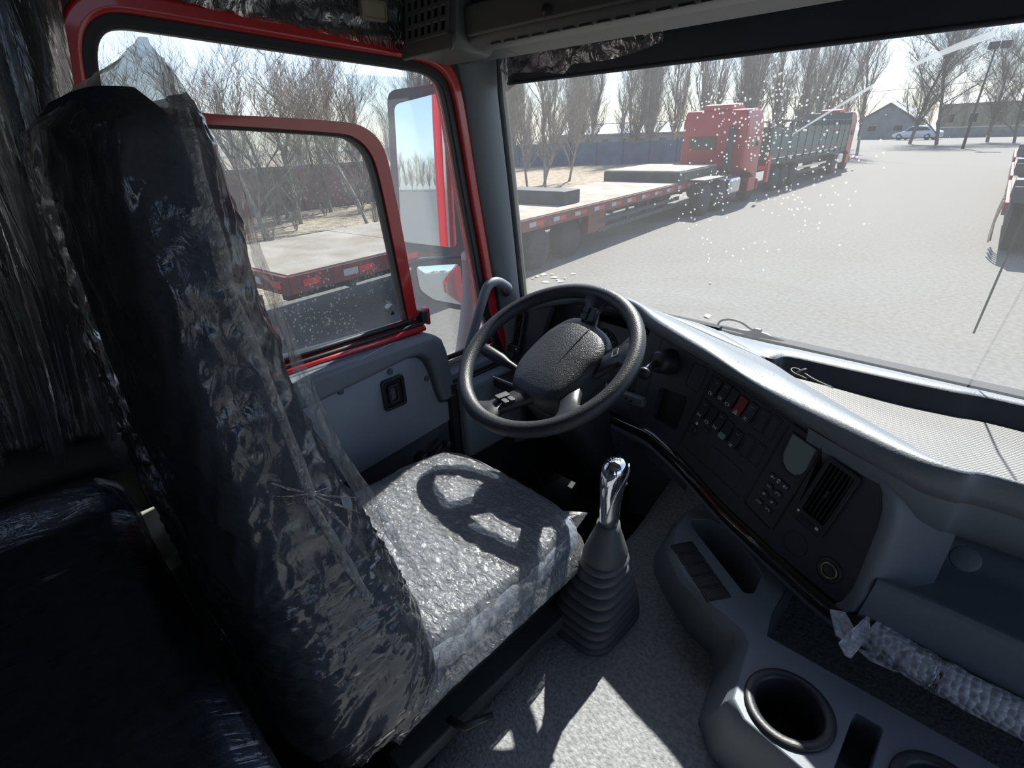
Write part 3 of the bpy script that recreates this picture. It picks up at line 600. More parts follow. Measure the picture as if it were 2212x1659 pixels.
# speaker block at its left end
fs = Fr((-1.005, .80, 2.84), (1, -.06, 0), (0, .12, 1))
loft('speaker_housing', [[fs.p(u, v, w_) for u, v in rr(.19 if w_ > -.1 else .2, .2, .03, 4, 0, .02)] for w_ in (-.1, -.008, 0)], OLIVE, oc)
sp = bx('speaker_backing', (0, .02, .001), (.15, .15, .003), RUB, oc, fs)
L_ = []; nx, ny, st = 6, 6, .0245
for i in range(nx+1): L_.append((((i-nx/2)*st+.002, .02, .006), (.0105, ny*st+.01, .006)))
for j in range(ny+1): L_.append(((.002, .02+(j-ny/2)*st, .006), (nx*st+.01, .0105, .0062)))
boxes('speaker_grille', L_, OLIVE, oc, fs, bev=.003)
extr('speaker_lower_lip', rr(.188, .032, .01, 4, 0, -.071), OLIVE, oc, fs, .0, .009, bev=.006)
# film over the lining above the door and the dome lamp
def hf(a, b):
    y = .26+.60*a; z = 2.822-.055*a+.21*b; p = V((-1.098, y, z)); p.x += .012*ns((y*9+z*14, z*30-y*6, 1))+.006*ns((y*40, z*60, 2))+.004*ns((y*90, z*90, 2)); return p
DKFILM = film('headliner_film', tint=(.85, .85, .83), haze=.05, gloss=.06, rough=.14, bump=1, bscale=26, aniso=(1, 1.6, 1))
o = grid('lining_film', hf, 90, 36, DKFILM); tag(o, 'crinkled clear film over the lining above the door opening', 'plastic film')
BEIGE = mat('beige_lens', (.34, .3, .2), .45)
o = root('dome_lamp', 'small beige rectangular lamp in the lining above the door', 'lamp', (-1.09, .718, 2.83))
fr_ = Fr((-1.088, .716, 2.836), (0, 1, -.02), (0, .02, 1)); extr('lens', rr(.056, .032, .005, 4), BEIGE, o, fr_, 0, .014, bev=.003); ring('bezel', rr(.06, .036, .006, 4), rr(.05, .026, .004, 4), mat('beige_bezel', (.26, .23, .16), .5), o, fr_, .004, .017, .002)
# curtain in its wrapper beside the seat
CURT = mat('dark_curtain', (.035, .032, .03), .85, bump=.4, bscale=300)
def cu(a, b, off=0, wr=0):
    z = 2.1+.95*b; y1 = .04+.2*b**.8; y = -.5+(y1+.5)*a
    fold = .022*math.sin(a*46+2*math.sin(b*2.2))*(1-.35*b)+.01*ns((a*14, b*2, 4))
    p = V((-1.075+fold+off, y, z))
    if wr: p.x += wr*ns((a*46+b*5, b*1.3, 7))+wr*.6*ns((a*110+b*9, b*2.5, 3))
    return p
o = root('curtain', 'dark curtain bunched at the rear edge of the door opening', 'curtain', (-1.08, -.15, 2.1))
grid('cloth', cu, 140, 24, CURT, o)
o = grid('curtain_film', lambda a, b: cu(a, b, .016, .009), 220, 40, FILMD); tag(o, 'clear plastic wrapper streaked with creases over the dark curtain', 'plastic film')
o = tube('curtain_roll', [(-1.07, -.5, 2.13), (-1.07, -.1, 2.12), (-1.07, .06, 2.1), (-1.07, .12, 2.07)], [.035, .04, .035, .02], CURT, None, 12); tag(o, 'dark padded roll along the bottom of the curtain', 'padding')
# ================================================================== DOOR
DX = -1.17
dr = root('driver_door', 'driver door standing just off its opening, grey panel and red window frame', 'door', (DX, .6, 1.45))
OF_ = [(.2, 2.115), (.2, 2.60), (.225, 2.645), (.27, 2.667)]+[yz(p, DX) for p in [(461, 246), (600, 253), (740, 263), (785, 274), (815, 298), (835, 335), (850, 400), (870, 500), (908, 712)]]
IF_ = [(.235, 2.14), (.235, 2.59), (.25, 2.625), (.285, 2.64)]+[yz(p, DX) for p in [(478, 271), (605, 279), (735, 289), (770, 300), (793, 320), (810, 350), (825, 405), (846, 505), (886, 703)]]
OF, IF = ([(q_.x, q_.y) for q_ in smooth_path([V((a, b, 0)) for a, b in L_], 4)] for L_ in (OF_, IF_))
ring('window_frame', OF, IF, RED, dr, FLX(DX), -.02, 0, .004)
IF2 = offp(IF, -.006); ring('glass_channel', offp(IF, .002), IF2, RUB, dr, FLX(DX), -.035, -.006, .003)
GD = glass('door_glass', tint=(.86, .9, .91), dust=.04, spots=.22, centre=(DX, .6, 2.3), radius=.22, smear=.05)
dg = extr('window_glass', IF, GD, dr, FLX(DX-.024), -.002, .002)
fg = FLX(DX-.02)
q = yz((857, 679), DX); tri = [(q[0]-.005, q[1]-.004), (q[0]+.005, q[1]-.004), (q[0], q[1]+.005), (q[0]-.005, q[1]-.004)]
strokes('glass_mark', [tri, [(q[0], q[1]+.004), (q[0], q[1])], [(q[0]-.004, q[1]-.003), (q[0], q[1])], [(q[0]+.004, q[1]-.003), (q[0], q[1])]], .0022, RUB, dg, fg)
strokes('glass_print', [[(q[0]-.012, q[1]-.011-.005*k), (q[0]+.012-.003*k, q[1]-.011-.005*k)] for k in range(3)]+[[(q[0]+.012+.004*math.cos(t), q[1]+.002+.003*math.sin(t)) for t in [i*.7 for i in range(10)]]], .0011, PRINTG, dg, fg)
q = yz((848, 663), DX); extr('label_remnant', [(q[0]-.012, q[1]-.002), (q[0]-.008, q[1]-.008), (q[0]+.001, q[1]-.007), (q[0]+.004, q[1]-.004), (q[0]+.012, q[1]), (q[0]+.006, q[1]+.004), (q[0]-.004, q[1]+.006), (q[0]-.01, q[1]+.003)], WHT, dg, fg, 0, .0005)
# belt line: seals, red sill
for nm, dz, r0, mt, w_ in (('belt_seal', 2.137, .007, RUB, -.002), ('belt_seal', 2.124, .006, RUB, .012), ('red_sill', 2.112, .009, RED, .018)):
    tube(nm, [(DX+w_, .18, dz), (DX+w_, .5, dz), (DX+w_, .805, dz)], r0, mt, dr, 10)
bx('corner_cap', (DX, .815, 2.14), (.03, .022, .04), BLK, dr, bev=.005); bx('corner_trim', (DX-.01, .835, 2.135), (.03, .012, .05), RED, dr, bev=.004)
PX = -1.12
pan = [(.12, 2.103)]+[yz(p, PX) for p in [(700, 792), (905, 729), (932, 722), (948, 732), (957, 755)]]+[(.862, 1.9), (.885, 1.75), (.93, 1.45), (.12, 1.45)]
extr('panel', pan, TRIMD, dr, FLX(PX), -.06, -.012, bev=.012)
pad = [(.12, 2.105), (.45, 2.104)]+[yz(p, PX) for p in [(905, 727), (932, 720), (950, 731), (960, 755), (974, 812), (985, 850), (952, 868), (942, 842), (930, 800), (918, 776), (900, 767), (880, 771)]]+[(.42, 2.028), (.12, 2.028)]
extr('upper_pad', pad, mat('door_pad_grey', (.16, .18, .205), .5, bump=.2, bscale=400, bdist=.0008), dr, FLX(PX), -.03, .018, bev=.016, seg=4)
ins = [(.12, 2.026), (.42, 2.026)]+[yz(p, PX) for p in [(880, 774), (899, 770), (915, 779), (927, 803), (940, 845), (951, 870), (975, 866)]]+[(.89, 1.855), (.84, 1.80), (.45, 1.765), (.12, 1.76)]
extr('insert_panel', ins, mat('door_insert_grey', (.27, .305, .345), .5, bump=.2, bscale=400, bdist=.0008), dr, FLX(PX), -.03, -.002, bev=.006)
c = yz((850, 848), PX); bz = ring('latch_bezel', rr(.072, .092, .01, 5, c[0], c[1]), rr(.056, .076, .008, 5, c[0]-.002, c[1]), BLK, dr, FLX(PX), -.012, .008, .003)
extr('latch_recess', rr(.058, .078, .006, 4, c[0], c[1]), RUB, bz, FLX(PX), -.012, .0005)
ring('latch_handle', rr(.034, .056, .006, 4, c[0]-.004, c[1]), rr(.018, .04, .005, 4, c[0]-.004, c[1]), BLK, bz, FLX(PX), 0, .012, .003)
extr('latch_paddle', rr(.018, .04, .003, 4, c[0]-.004, c[1]), TRIMD, bz, FLX(PX), 0, .005, bev=.002)
for p in [(843, 803), (736, 846), (922, 818)]:
    c = yz(p, PX); lathe('screw_cap', [(.0085, -.004), (.0085, .0015), (.007, .003), (.001, .003)], TRIMD, dr, Fr((PX, c[0], c[1]), (0, 1, 0), (0, 0, 1)), 20)
a, b = yz((912, 990), PX), yz((946, 948), PX)
ck = lathe('window_crank', [(.022, -.02), (.022, .012), (.018, .02), (.002, .02)], BLK, dr, Fr((PX, a[0], a[1]), (0, 1, 0), (0, 0, 1)), 20)
tube('crank_arm', [(PX+.014, a[0], a[1]), (PX+.03, (a[0]+b[0])/2, (a[1]+b[1])/2), (PX+.034, b[0], b[1])], [.013, .01, .009], BLK, ck, 10)
lathe('crank_knob', [(.008, .02), (.012, .03), (.013, .045), (.006, .05)], BLK, ck, Fr((PX+.01, b[0], b[1]), (0, 1, 0), (0, 0, 1)), 16)
extr('outer_skin', [(.12, 2.12), (.8, 2.12), (.84, 2.05), (.9, 1.4), (.12, 1.4)], RED, dr, FLX(-1.235), -.01, .01, bev=.008)
# front quarter pane and sill
extr('quarter_glass', [(.8, 1.985), (1.085, 1.985), (1.06, 2.2), (.965, 2.70), (.93, 2.735), (.70, 2.735), (.745, 2.55), (.80, 2.14)], glass('quarter_pane_glass', tint=(.9, .93, .93), dust=.12, smear=.12), dr, FLX(-1.2), -.002, .002)
tube('quarter_seal', [(-1.17, .84, 1.985), (-1.17, 1.09, 1.985)], .008, RUB, dr); tube('quarter_seal', [(-1.16, .84, 1.97), (-1.16, 1.09, 1.97)], .008, mat('beige_seal', (.3, .28, .24), .6), dr)
bx('quarter_sill', (-1.14, .96, 1.945), (.06, .25, .03), TRIMG, dr, bev=.006); bx('sill_slot_block', (-1.115, .94, 1.915), (.03, .2, .035), BLK, dr, bev=.004)
for k in range(4): bx('sill_rib', (-1.1, .875+k*.016, 1.926), (.006, .007, .02), TRIMG, dr)
# ================================================================== DOOR MIRROR
MIR = mat('mirror_silver', (.86, .9, .95), .0, 1); HOUS = mat('mirror_housing_grey', (.09, .1, .1), .55, cvar=.15, cscale=20)
mr = root('door_mirror', 'tall grey door mirror with a small convex mirror below it', 'mirror', (-1.35, 1.12, 2.05))
def mirror(pxs, pc, vout, c0, back, bulge=0):
    d = (_f+RT*((pc[0]-CX)/FPX)-UP*((pc[1]-CY)/FPX)).normalized(); n = (V(vout).normalized()-d).normalized()
    pts = [onp(x, y, c0, n) for x, y in pxs]; ctr = sum(pts, V())/len(pts); eu = n.cross(V((0, 0, 1))).normalized(); ev = eu.cross(n).normalized()
    if ev.z < 0: ev = -ev
    fr_ = Fr(ctr, eu, ev, n); uv = [((p-ctr).dot(eu), (p-ctr).dot(ev)) for p in pts]
    return fr_, uv
def rnd_poly(P, r, n=5):
    o = []; N = len(P)
    for i in range(N):
        a, b, c = V(P[i-1]), V(P[i]), V(P[(i+1) % N]); p = b+(a-b).normalized()*r; q = b+(c-b).normalized()*r
        for k in range(n):
            t = k/(n-1); o.append(tuple(p*(1-t)**2+b*2*t*(1-t)+q*t*t))
    return o
fm, uv = mirror([(851, 226), (966, 196), (987, 536), (868, 522)], (905, 390), (.07, -1, 0), (-1.5, 1.12, 2.5), .06)
G_ = rnd_poly(uv, .022)
fo, uo = mirror([(836, 196), (968, 176), (1022, 556), (854, 538)], (905, 390), (.07, -1, 0), (-1.5, 1.12, 2.5), .06)
df_ = (fo.o-fm.o); uo = [(a+df_.dot(fm.eu), b+df_.dot(fm.ev)) for a, b in uo]; H_ = rnd_poly(uo, .035)
extr('main_housing', H_, HOUS, mr, fm, -.07, -.004, bev=.012); ring('main_bezel', H_, G_, HOUS, mr, fm, -.006, .004, .002); extr('main_mirror_glass', G_, MIR, mr, fm, -.003, .001)
fm2, uv2 = mirror([(896, 576), (994, 570), (1002, 662), (935, 650), (905, 628)], (950, 612), (-.02, -1, -.38), (-1.45, 1.13, 2.2), .06)
G2 = rnd_poly(uv2, .018); cx_ = sum(a for a, b in uv2)/5; cy_ = sum(b for a, b in uv2)/5
H2 = [(cx_+(a-cx_)*1.2, cy_+(b-cy_)*1.26) for a, b in G2]
extr('lower_housing', H2, HOUS, mr, fm2, -.06, -.008, bev=.01); ring('lower_bezel', H2, G2, HOUS, mr, fm2, -.01, .002, .002)
n2 = len(G2); P = [fm2.p(cx_, cy_, .012)]; Fc = []
for k in range(1, 7):
    t = k/6
    for a, b in G2: P.append(fm2.p(cx_+(a-cx_)*t, cy_+(b-cy_)*t, .012*(1-t*t)-.003))
P[0] = fm2.p(cx_, cy_, .009)
Fc += [(0, 1+i, 1+(i+1) % n2) for i in range(n2)]
for k in range(5): Fc += [(1+k*n2+i, 1+(k+1)*n2+i, 1+(k+1)*n2+(i+1) % n2, 1+k*n2+(i+1) % n2) for i in range(n2)]
mk('convex_mirror_glass', P, Fc, MIR, mr, smooth=True)
ARM = mat('mirror_arm_grey', (.3, .32, .33), .5)
xa = -1.36; a0 = [at(x, y, 0, xa) for x, y in [(1012, 560), (1014, 600), (1010, 680), (1000, 760), (990, 800)]]
tube('arm', smooth_path([tuple(p) for p in a0], 5), [.024+.006*(i/20) for i in range(21)], ARM, mr, 12)
lathe('arm_cap', [(.026, 0), (.024, .02), (.014, .03), (.002, .032)], mat('pale_cap', (.6, .62, .62), .5), mr, Fr(a0[0], (1, 0, 0), (0, 1, 0)), 16)
tube('upper_arm', [tuple(at(1015, 545, 0, -1.4)), tuple(a0[1])], .02, HOUS, mr, 10)
tube('mirror_bracket', smooth_path([tuple(a0[-1]), (-1.3, 1.14, 1.9), (-1.22, 1.14, 1.86)], 4), .03, ARM, mr, 10)
# ================================================================== WIPER AND AERIAL
wp = root('windshield_wiper', 'black windshield wiper with washer hose lying along the glass bottom', 'wiper', (-.4, 1.47, 2.03))
Wp = lambda x, y, yy=1.47: at(x, y, 1, yy)
tube('blade', [Wp(1462, 703), Wp(1560, 718), Wp(1660, 738), Wp(1760, 760), Wp(1856, 784)], [.004, .007, .007, .007, .004], RUB, wp, 8)
tube('arm', [Wp(1540, 703), Wp(1600, 716), Wp(1650, 724), Wp(1700, 748)], [.005, .008, .009, .012], BLK, wp, 8); tube('blade_frame', [Wp(1490, 704), Wp(1560, 711), Wp(1640, 727), Wp(1720, 748)], .005, BLK, wp, 8)
bx('clip', tuple(Wp(1636, 718)), (.022, .015, .024), BLK, wp, bev=.004)
tube('washer_hose', smooth_path([Wp(1549, 706), Wp(1556, 694), Wp(1575, 690), Wp(1600, 696), Wp(1618, 708), Wp(1632, 714)], 5), .0032, RUB, wp, 8)
p0, p1 = at(2103, 720, 1, 1.5), at(2190, 520, 1, 1.5)
o = tube('aerial', [p0, p1, p1+(p1-p0)*1.2, p1+(p1-p0)*2.6], .0022, RUB, None, 6); tag(o, 'thin black whip aerial outside the windshield at the right', 'aerial')
# ================================================================== DASHBOARD
def cut(o, cutters):
    for c in cutters:
        q = o.modifiers.new('cut', 'BOOLEAN'); q.object = c; q.operation = 'DIFFERENCE'; q.solver = 'EXACT'
        while o.modifiers[0] != q: o.modifiers.move(len(o.modifiers)-1, 0) if False else bpy.context.view_layer.update(); break
    keep = [(m_.width, m_.segments) for m_ in o.modifiers if m_.type == 'BEVEL']
    for m_ in [m_ for m_ in o.modifiers if m_.type == 'BEVEL']: o.modifiers.remove(m_)
    dg_ = bpy.context.evaluated_depsgraph_get(); dg_.update(); me = bpy.data.meshes.new_from_object(o.evaluated_get(dg_)); o.modifiers.clear(); o.data = me
    for c in cutters: bpy.data.objects.remove(c)
    for w_, s_ in keep:
        q = o.modifiers.new('bevel', 'BEVEL'); q.width = w_; q.segments = s_; q.limit_method = 'ANGLE'; q.angle_limit = math.radians(35)
    me.polygons.foreach_set('use_smooth', [True]*len(me.polygons)); me.set_sharp_from_angle(angle=math.radians(35))
    return o
db = root('dashboard', 'wraparound truck dashboard with sunlit grey top and charcoal switch panel', 'dashboard', (0, 1.2, 1.6))
ST = []
for (x, y, z), wx in [((1150, 657, 2.13), -1.09), ((1177, 650, 2.15), -1.05), ((1264, 643, 2.15), -.95), ((1360, 668, 2.15), -.82), ((1420, 713, 2.14), -.70), ((1530, 780, 2.12), -.57)]:
    F_ = at(x, y, 2, z); W_ = wsp(wx, 2.06); W_.y -= .006; W_.z = 2.075; T_ = F_.lerp(W_, .4); T_.z = z+.012; R_ = F_.lerp(W_, .75); R_.z = (z+2.075)/2+.012; ST.append((F_, T_, R_, W_))
for (fx, fy, fz), (tx, ty), (rx, ry), wx in [((1620, 834, 2.105), (1653, 776), (1653, 772), -.42), ((1700, 886, 2.095), (1712, 812), (1700, 771), -.35), ((1804, 948, 2.085), (1804, 868), (1800, 792), -.25), ((1951, 1027, 2.08), (1951, 952), (1951, 825), -.1), ((2061, 1064, 2.08), (2061, 1011), (2061, 848), 0), ((2212, 1099, 2.08), (2212, 1050), (2212, 878), .12)]:
    W_ = wsp(wx, 2.06); W_.y -= .006; W_.z = 2.07; ST.append((at(fx, fy, 2, fz), at(tx, ty, 2, 2.108), at(rx, ry, 2, 2.095), W_))
a_ = ST[-1]
for x in (.55, 1.07):
    k = plan(x)-plan(.12); d = V((x-a_[0].x, 0, 0)); w_ = wsp(x, 2.06); w_.z = 2.07; w_.y -= .006; ST.append((a_[0]+d+V((0, .02 if x > 1 else -.01, 0)), a_[1]+d+V((0, .02 if x > 1 else -.01, 0)), V((x, a_[2].y+k, a_[2].z)), w_))
C4 = [smooth_path([s_[k] for s_ in ST], 8) for k in range(4)]; NS = len(C4[0]); i0 = 6*8
def bez(a, c, b, t): return a*(1-t)**2+c*2*t*(1-t)+b*t*t
rows = []
for i in range(NS):
    F_, T_, R_, W_ = (C4[k][i] for k in range(4)); h = T_-F_; c1 = F_+V((-h.x*.25, -h.y*.25, (T_.z-F_.z)+.03))
    low = F_+V((h.x*.12, h.y*.12, -.02))
    rows.append([low, F_]+[bez(F_, c1, T_, t) for t in (.2, .4, .6, .8)]+[T_])
loft('top_pad_roll', rows, DASHTOP, db, closed=False, solid=.004)
loft('top_pad_left', [[C4[1][i], C4[1][i].lerp(C4[2][i], .5)+V((0, 0, .004)), C4[2][i]] for i in range(0, i0+1)], DASHTOP, db, closed=False, solid=.004)
loft('rear_ledge', [[C4[2][i]+V((0, 0, -.012 if i > i0 else 0)), C4[2][i]+V((0, .004, 0)), C4[2][i].lerp(C4[3][i], .5)+V((0, 0, .006)), C4[3][i]] for i in range(NS)], DASHTOP, db, closed=False, solid=.004)
TZ = 2.045
def dn(p, q, d, z): 
    v = (q-p); v.z = 0; l = v.length or 1; r_ = p+v*(min(d, l*.45)/l); r_.z = z; return r_
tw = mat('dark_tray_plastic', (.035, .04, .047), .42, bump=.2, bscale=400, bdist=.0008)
loft('tray_front_wall', [[C4[1][i], dn(C4[1][i], C4[2][i], .008, 2.09), dn(C4[1][i], C4[2][i], .018, TZ)] for i in range(i0, NS)], DASHTOP, db, closed=False)
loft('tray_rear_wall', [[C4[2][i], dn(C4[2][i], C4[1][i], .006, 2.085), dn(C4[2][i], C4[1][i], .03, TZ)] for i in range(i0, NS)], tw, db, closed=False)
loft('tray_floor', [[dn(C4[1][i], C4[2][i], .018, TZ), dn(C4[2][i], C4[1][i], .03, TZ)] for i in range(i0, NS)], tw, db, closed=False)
# tray mat: a grid of raised dots (material), a loose thing lying in the tray
mm = bpy.data.materials.new('ribbed_mat'); mm.use_nodes = True; t = mm.node_tree; b_ = t.nodes['Principled BSDF']; b_.inputs['Roughness'].default_value = .55
tc = t.nodes.new('ShaderNodeTexCoord'); mp = t.nodes.new('ShaderNodeMapping'); mp.inputs['Rotation'].default_value = (0, 0, .5); mp.inputs['Scale'].default_value = (1, 1, 0); wv = t.nodes.new('ShaderNodeTexVoronoi'); wv.inputs['Scale'].default_value = 190; wv.inputs['Randomness'].default_value = 0
t.links.new(tc.outputs['Object'], mp.inputs[0]); t.links.new(mp.outputs[0], wv.inputs['Vector'])
cr = t.nodes.new('ShaderNodeValToRGB'); cr.color_ramp.elements[0].position = .25; cr.color_ramp.elements[1].position = .5; cr.color_ramp.elements[0].color = (.24, .235, .225, 1); cr.color_ramp.elements[1].color = (.07, .07, .07, 1)
t.links.new(wv.outputs['Distance'], cr.inputs[0]); t.links.new(cr.outputs[0], b_.inputs['Base Color']); bp = t.nodes.new('ShaderNodeBump'); bp.inputs['Strength'].default_value = .6; bp.inputs['Distance'].default_value = .002; bp.invert = True
t.links.new(wv.outputs['Distance'], bp.inputs['Height']); t.links.new(bp.outputs[0], b_.inputs['Normal'])
P = []
for i in range(i0+4, NS):
    A_, B_ = dn(C4[1][i], C4[2][i], .02, TZ+.004), dn(C4[2][i], C4[1][i], .034, TZ+.004)
    P.append([A_+V((0, 0, .004*ns(A_*9))), A_.lerp(B_, .33)+V((0, 0, .003*ns(A_*11))), A_.lerp(B_, .66)+V((0, 0, .003*ns(B_*8))), B_+V((0, 0, .008+.006*ns(B_*7)))])
o = loft('tray_mat', P, mm, None, closed=False, solid=.003); tag(o, 'pale dotted anti-slip mat lying in the dash top tray', 'mat')
o = root('cable_clip', 'small dark clip with a looped cord at the tray corner', 'clip', at(1725, 808, 2, 2.06))
q = at(1727, 806, 2, 2.075); lathe('clip_body', [(.003, -.01), (.008, -.008), (.01, .004), (.006, .014), (.001, .016)], RUB, o, Fr(q, (1, 0, .3), (0, 1, 0), (.5, .2, .8)), 14)
tube('cord', smooth_path([at(x, y, 2, 2.08) for x, y in [(1742, 818), (1730, 812), (1716, 806), (1709, 799), (1714, 795), (1726, 798), (1738, 806), (1760, 820), (1800, 838)]], 5), .0016, mat('cord', (.2, .19, .17), .6), o, 6)
# fascia plane
FA_, FB_, FC_ = at(1530, 775, 2, 2.11), at(1800, 940, 2, 2.08), at(1680, 1200, 2, 1.80)
fn = (FB_-FA_).cross(FC_-FA_).normalized(); fn = -fn if fn.y > 0 else fn
feu = V((0, 0, 1)).cross(fn).normalized(); feu = -feu if feu.x < 0 else feu
fev = fn.cross(feu); fev = -fev if fev.z < 0 else fev
FF = Fr(FA_, feu, fev, fn)
E_ = [(.374, -.034), (.40, -.05), (.42, -.064), (.438, -.083), (.449, -.11), (.454, -.14), (.458, -.2), (.462, -.27), (.455, -.31)]
poly = [(-.215, .01), (-.1, .006), (0, -.003), (.166, -.02), (.327, -.034)]+E_+[(.444, -.318), (.319, -.312), (.161, -.296), (.026, -.266), (-.05, -.256), (-.124, -.252), (-.215, -.26)]
fa = extr('switch_fascia', poly, FASC, db, FF, -.03, 0)
def cutter(P, fr, w0, w1): return extr('cutter', P, None, None, fr, w0, w1)
cub = [(-.119, -.124), (-.03, -.112), (-.024, -.122), (-.03, -.2), (-.04, -.208), (-.117, -.213), (-.126, -.2), (-.126, -.132)]
cut(fa, [cutter(cub, FF, -.02, .01), cutter(rr(.066, .15, .004, 3, .351, -.146), FF, -.02, .01)])
extr('cubby_hole', cub, RUB, fa, FF, -.045, -.019)
def groove(name, L, t=.0016, m_=RUB): return strokes(name, L, t, m_, fa, FF, .0006)
groove('panel_seam', [[(-.163, .008), (-.17, -.245)], [(.03, -.005), (-.012, -.25)], [(.025, -.02), (.235, -.045)], [(.05, -.016), (.03, -.03), (-.002, -.22), (.005, -.23), (.195, -.256)]])
strokes('square_blank', [[(-.033, -.024), (.004, -.022), (.009, -.03), (.002, -.082), (-.004, -.088), (-.04, -.086), (-.045, -.078), (-.038, -.028), (-.033, -.024)]], .0022, RUB, fa, FF, .0008)
extr('lower_blank', [(.088, -.185), (.178, -.197), (.183, -.203), (.178, -.244), (.171, -.25), (.084, -.235), (.079, -.228), (.083, -.19)], FASC, fa, FF, -.002, .002, bev=.0015)
# rocker switches
SW = mat('switch_black', (.024, .027, .032), .4); SWR = mat('switch_red', (.2, .025, .022), .4); SWG = mat('switch_green_lens', (.16, .34, .29), .35)
ic = {'beam': [[(-.003, -.002), (0, -.003), (.002, 0), (0, .003), (-.003, .002), (-.003, -.002)], [(.003, .002), (.005, .002)], [(.003, 0), (.005, 0)], [(.003, -.002), (.005, -.002)]],
      'tri': [[(-.0045, -.003), (.0045, -.003), (0, .0045), (-.0045, -.003)], [(-.0025, -.0018), (.0025, -.0018), (0, .0025)]],
      'ring': [[(.004*math.cos(i*.7), .003*math.sin(i*.7)) for i in range(10)], [(-.006, 0), (-.004, 0)], [(.004, 0), (.006, 0)]],
      'axle': [[(-.004, -.003), (-.004, .003)], [(.004, -.003), (.004, .003)], [(-.004, 0), (.004, 0)], [(0, -.002), (0, .002)]],
      'dots': [[(-.004, -.002), (.004, -.002)], [(-.004, .002), (.004, .002)], [(0, -.002), (0, .002)]]}
r1 = [(.046, -.053), (.075, -.052), (.099, -.057), (.126, -.064), (.153, -.066), (.182, -.073), (.210, -.075)]; r2 = [(.034, -.114), (.061, -.120), (.087, -.121), (.112, -.130), (.141, -.138), (.170, -.141), (.200, -.145)]
kinds = [('beam', SW), ('beam', SW), ('ring', SW), ('tri', SWR), ('dots', SW), None, None, ('axle', SW), ('ring', SW), ('axle', SW), ('', SW), ('dots', SW), None, None]
for (u, v), kd in zip(r1+r2, kinds):
    f_ = FF.sub(u, v, 0, math.radians(-9))
    if kd is None:
        q = extr('switch_blank', rr(.025, .056, .002, 3), FASC, db, f_, 0, .0022, bev=.001); ring('blank_border', rr(.021, .05, .002, 3), rr(.019, .046, .002, 3), RUB, q, f_, .002, .0026); continue
    pr = [(-.022, 0), (-.022, .012), (-.012, .0095), (.002, .0055), (.021, .004), (.021, 0)]
    n_ = len(pr); P = [f_.p(s_*.0108, a, b) for s_ in (-1, 1) for a, b in pr]; Fc = [tuple(range(n_)), tuple(range(2*n_-1, n_-1, -1))]+[(i, (i+1) % n_, n_+(i+1) % n_, n_+i) for i in range(n_)]
    q = mk('rocker_switch', P, Fc, kd[1], db, bev=.0012)
    if kd[1] is SWR: q['label'] = 'red hazard warning rocker switch'
    f2 = Fr(f_.p(0, -.0165, .0112), f_.eu, (f_.ev+f_.en*-.26), None)
    if kd[0]: strokes('switch_icon', [[(a*1.15, b*1.15) for a, b in l] for l in ic[kd[0]]], .0011, WHT, q, f2)
    else: extr('green_lens', rr(.017, .013, .001, 3), SWG, q, f2, -.0006, .0008)
    if kd[0] in ('axle', 'beam', 'dots'): strokes('switch_led', [[(-.004, .012), (.004, .012)]], .0016, PRINTG, q, Fr(f_.p(0, 0, .0052), f_.eu, f_.ev))
f_ = FF.sub(.02, -.176, 0, math.radians(-9)); q = lathe('key_switch', [(.0125, 0), (.0115, .005), (.008, .006), (.001, .004)], SW, db, f_, 20); strokes('key_slot', [[(0, -.004), (0, .004)]], .002, RUB, q, f_.sub(0, 0, .0055)); lathe('key_symbol', [(.004, 0), (.004, .0008), (.002, .0008)], WHT, q, f_.sub(.002, .018, 0), 12)
q = extr('switch_blank', rr(.026, .05, .002, 3), FASC, db, FF.sub(.055, -.18, 0, math.radians(-9)), 0, .0022, bev=.001)
# climate control
CLP = [(.243, -.043), (.321, -.056), (.290, -.279), (.207, -.261)]
cl = ring('climate_panel', rnd_poly(CLP, .008, 4), rnd_poly([(a+(.264-a)*.07, b+(-.16-b)*.03) for a, b in CLP], .007, 4), BLK, db, FF, -.002, .004, .001)
extr('climate_face', rnd_poly([(a+(.264-a)*.05, b+(-.16-b)*.02) for a, b in CLP], .007, 4), FASC, cl, FF, -.003, .0012)
LCD = mat('lcd_grey', (.2, .25, .225), .25, spec=.6)
scr = [(.256, -.064), (.311, -.071), (.308, -.118), (.301, -.132), (.288, -.141), (.272, -.139), (.259, -.128), (.253, -.11)]
extr('display', scr, LCD, cl, FF, 0, .0024); ring('display_bezel', offp(scr, .005), scr, BLK, cl, FF, .0012, .0045, .001)
bl = [(.250, -.168, ''), (.266, -.169, 'F'), (.281, -.172, ''), (.251, -.191, 'A/C'), (.274, -.195, ''), (.247, -.212, ''), (.269, -.218, ''), (.242, -.235, 'AUTO'), (.266, -.239, '')]
for k, (u, v, s_) in enumerate(bl):
    f_ = FF.sub(u, v, .0012, math.radians(-12)); q = extr('climate_button', rr(.0185, .013, .005, 4), SW, cl, f_, 0, .0035, bev=.001); f2 = f_.sub(0, 0, .0036)
    if s_ in ('A/C', 'AUTO'): text('button_text', s_, .006 if s_ == 'A/C' else .0048, WHT, q, f2)
    elif s_ == 'F': strokes('button_icon', [[(-.003, .002), (0, .005), (.003, .002), (-.003, .002)], [(-.003, -.002), (0, -.005), (.003, -.002), (-.003, -.002)]], .0013, WHT, q, f2)
    else: strokes('button_icon', ([[(-.003, 0), (.003, 0)], [(0, -.003), (0, .003)], [(-.0022, -.0022), (.0022, .0022)]] if k in (0, 2, 5, 6) else [[(-.004, -.002), (-.004, .002), (.004, .002), (.004, -.002)]])+([[(.005, -.002), (.006, .003)]] if k in (0, 2) else []), .0011, WHT, q, f2)
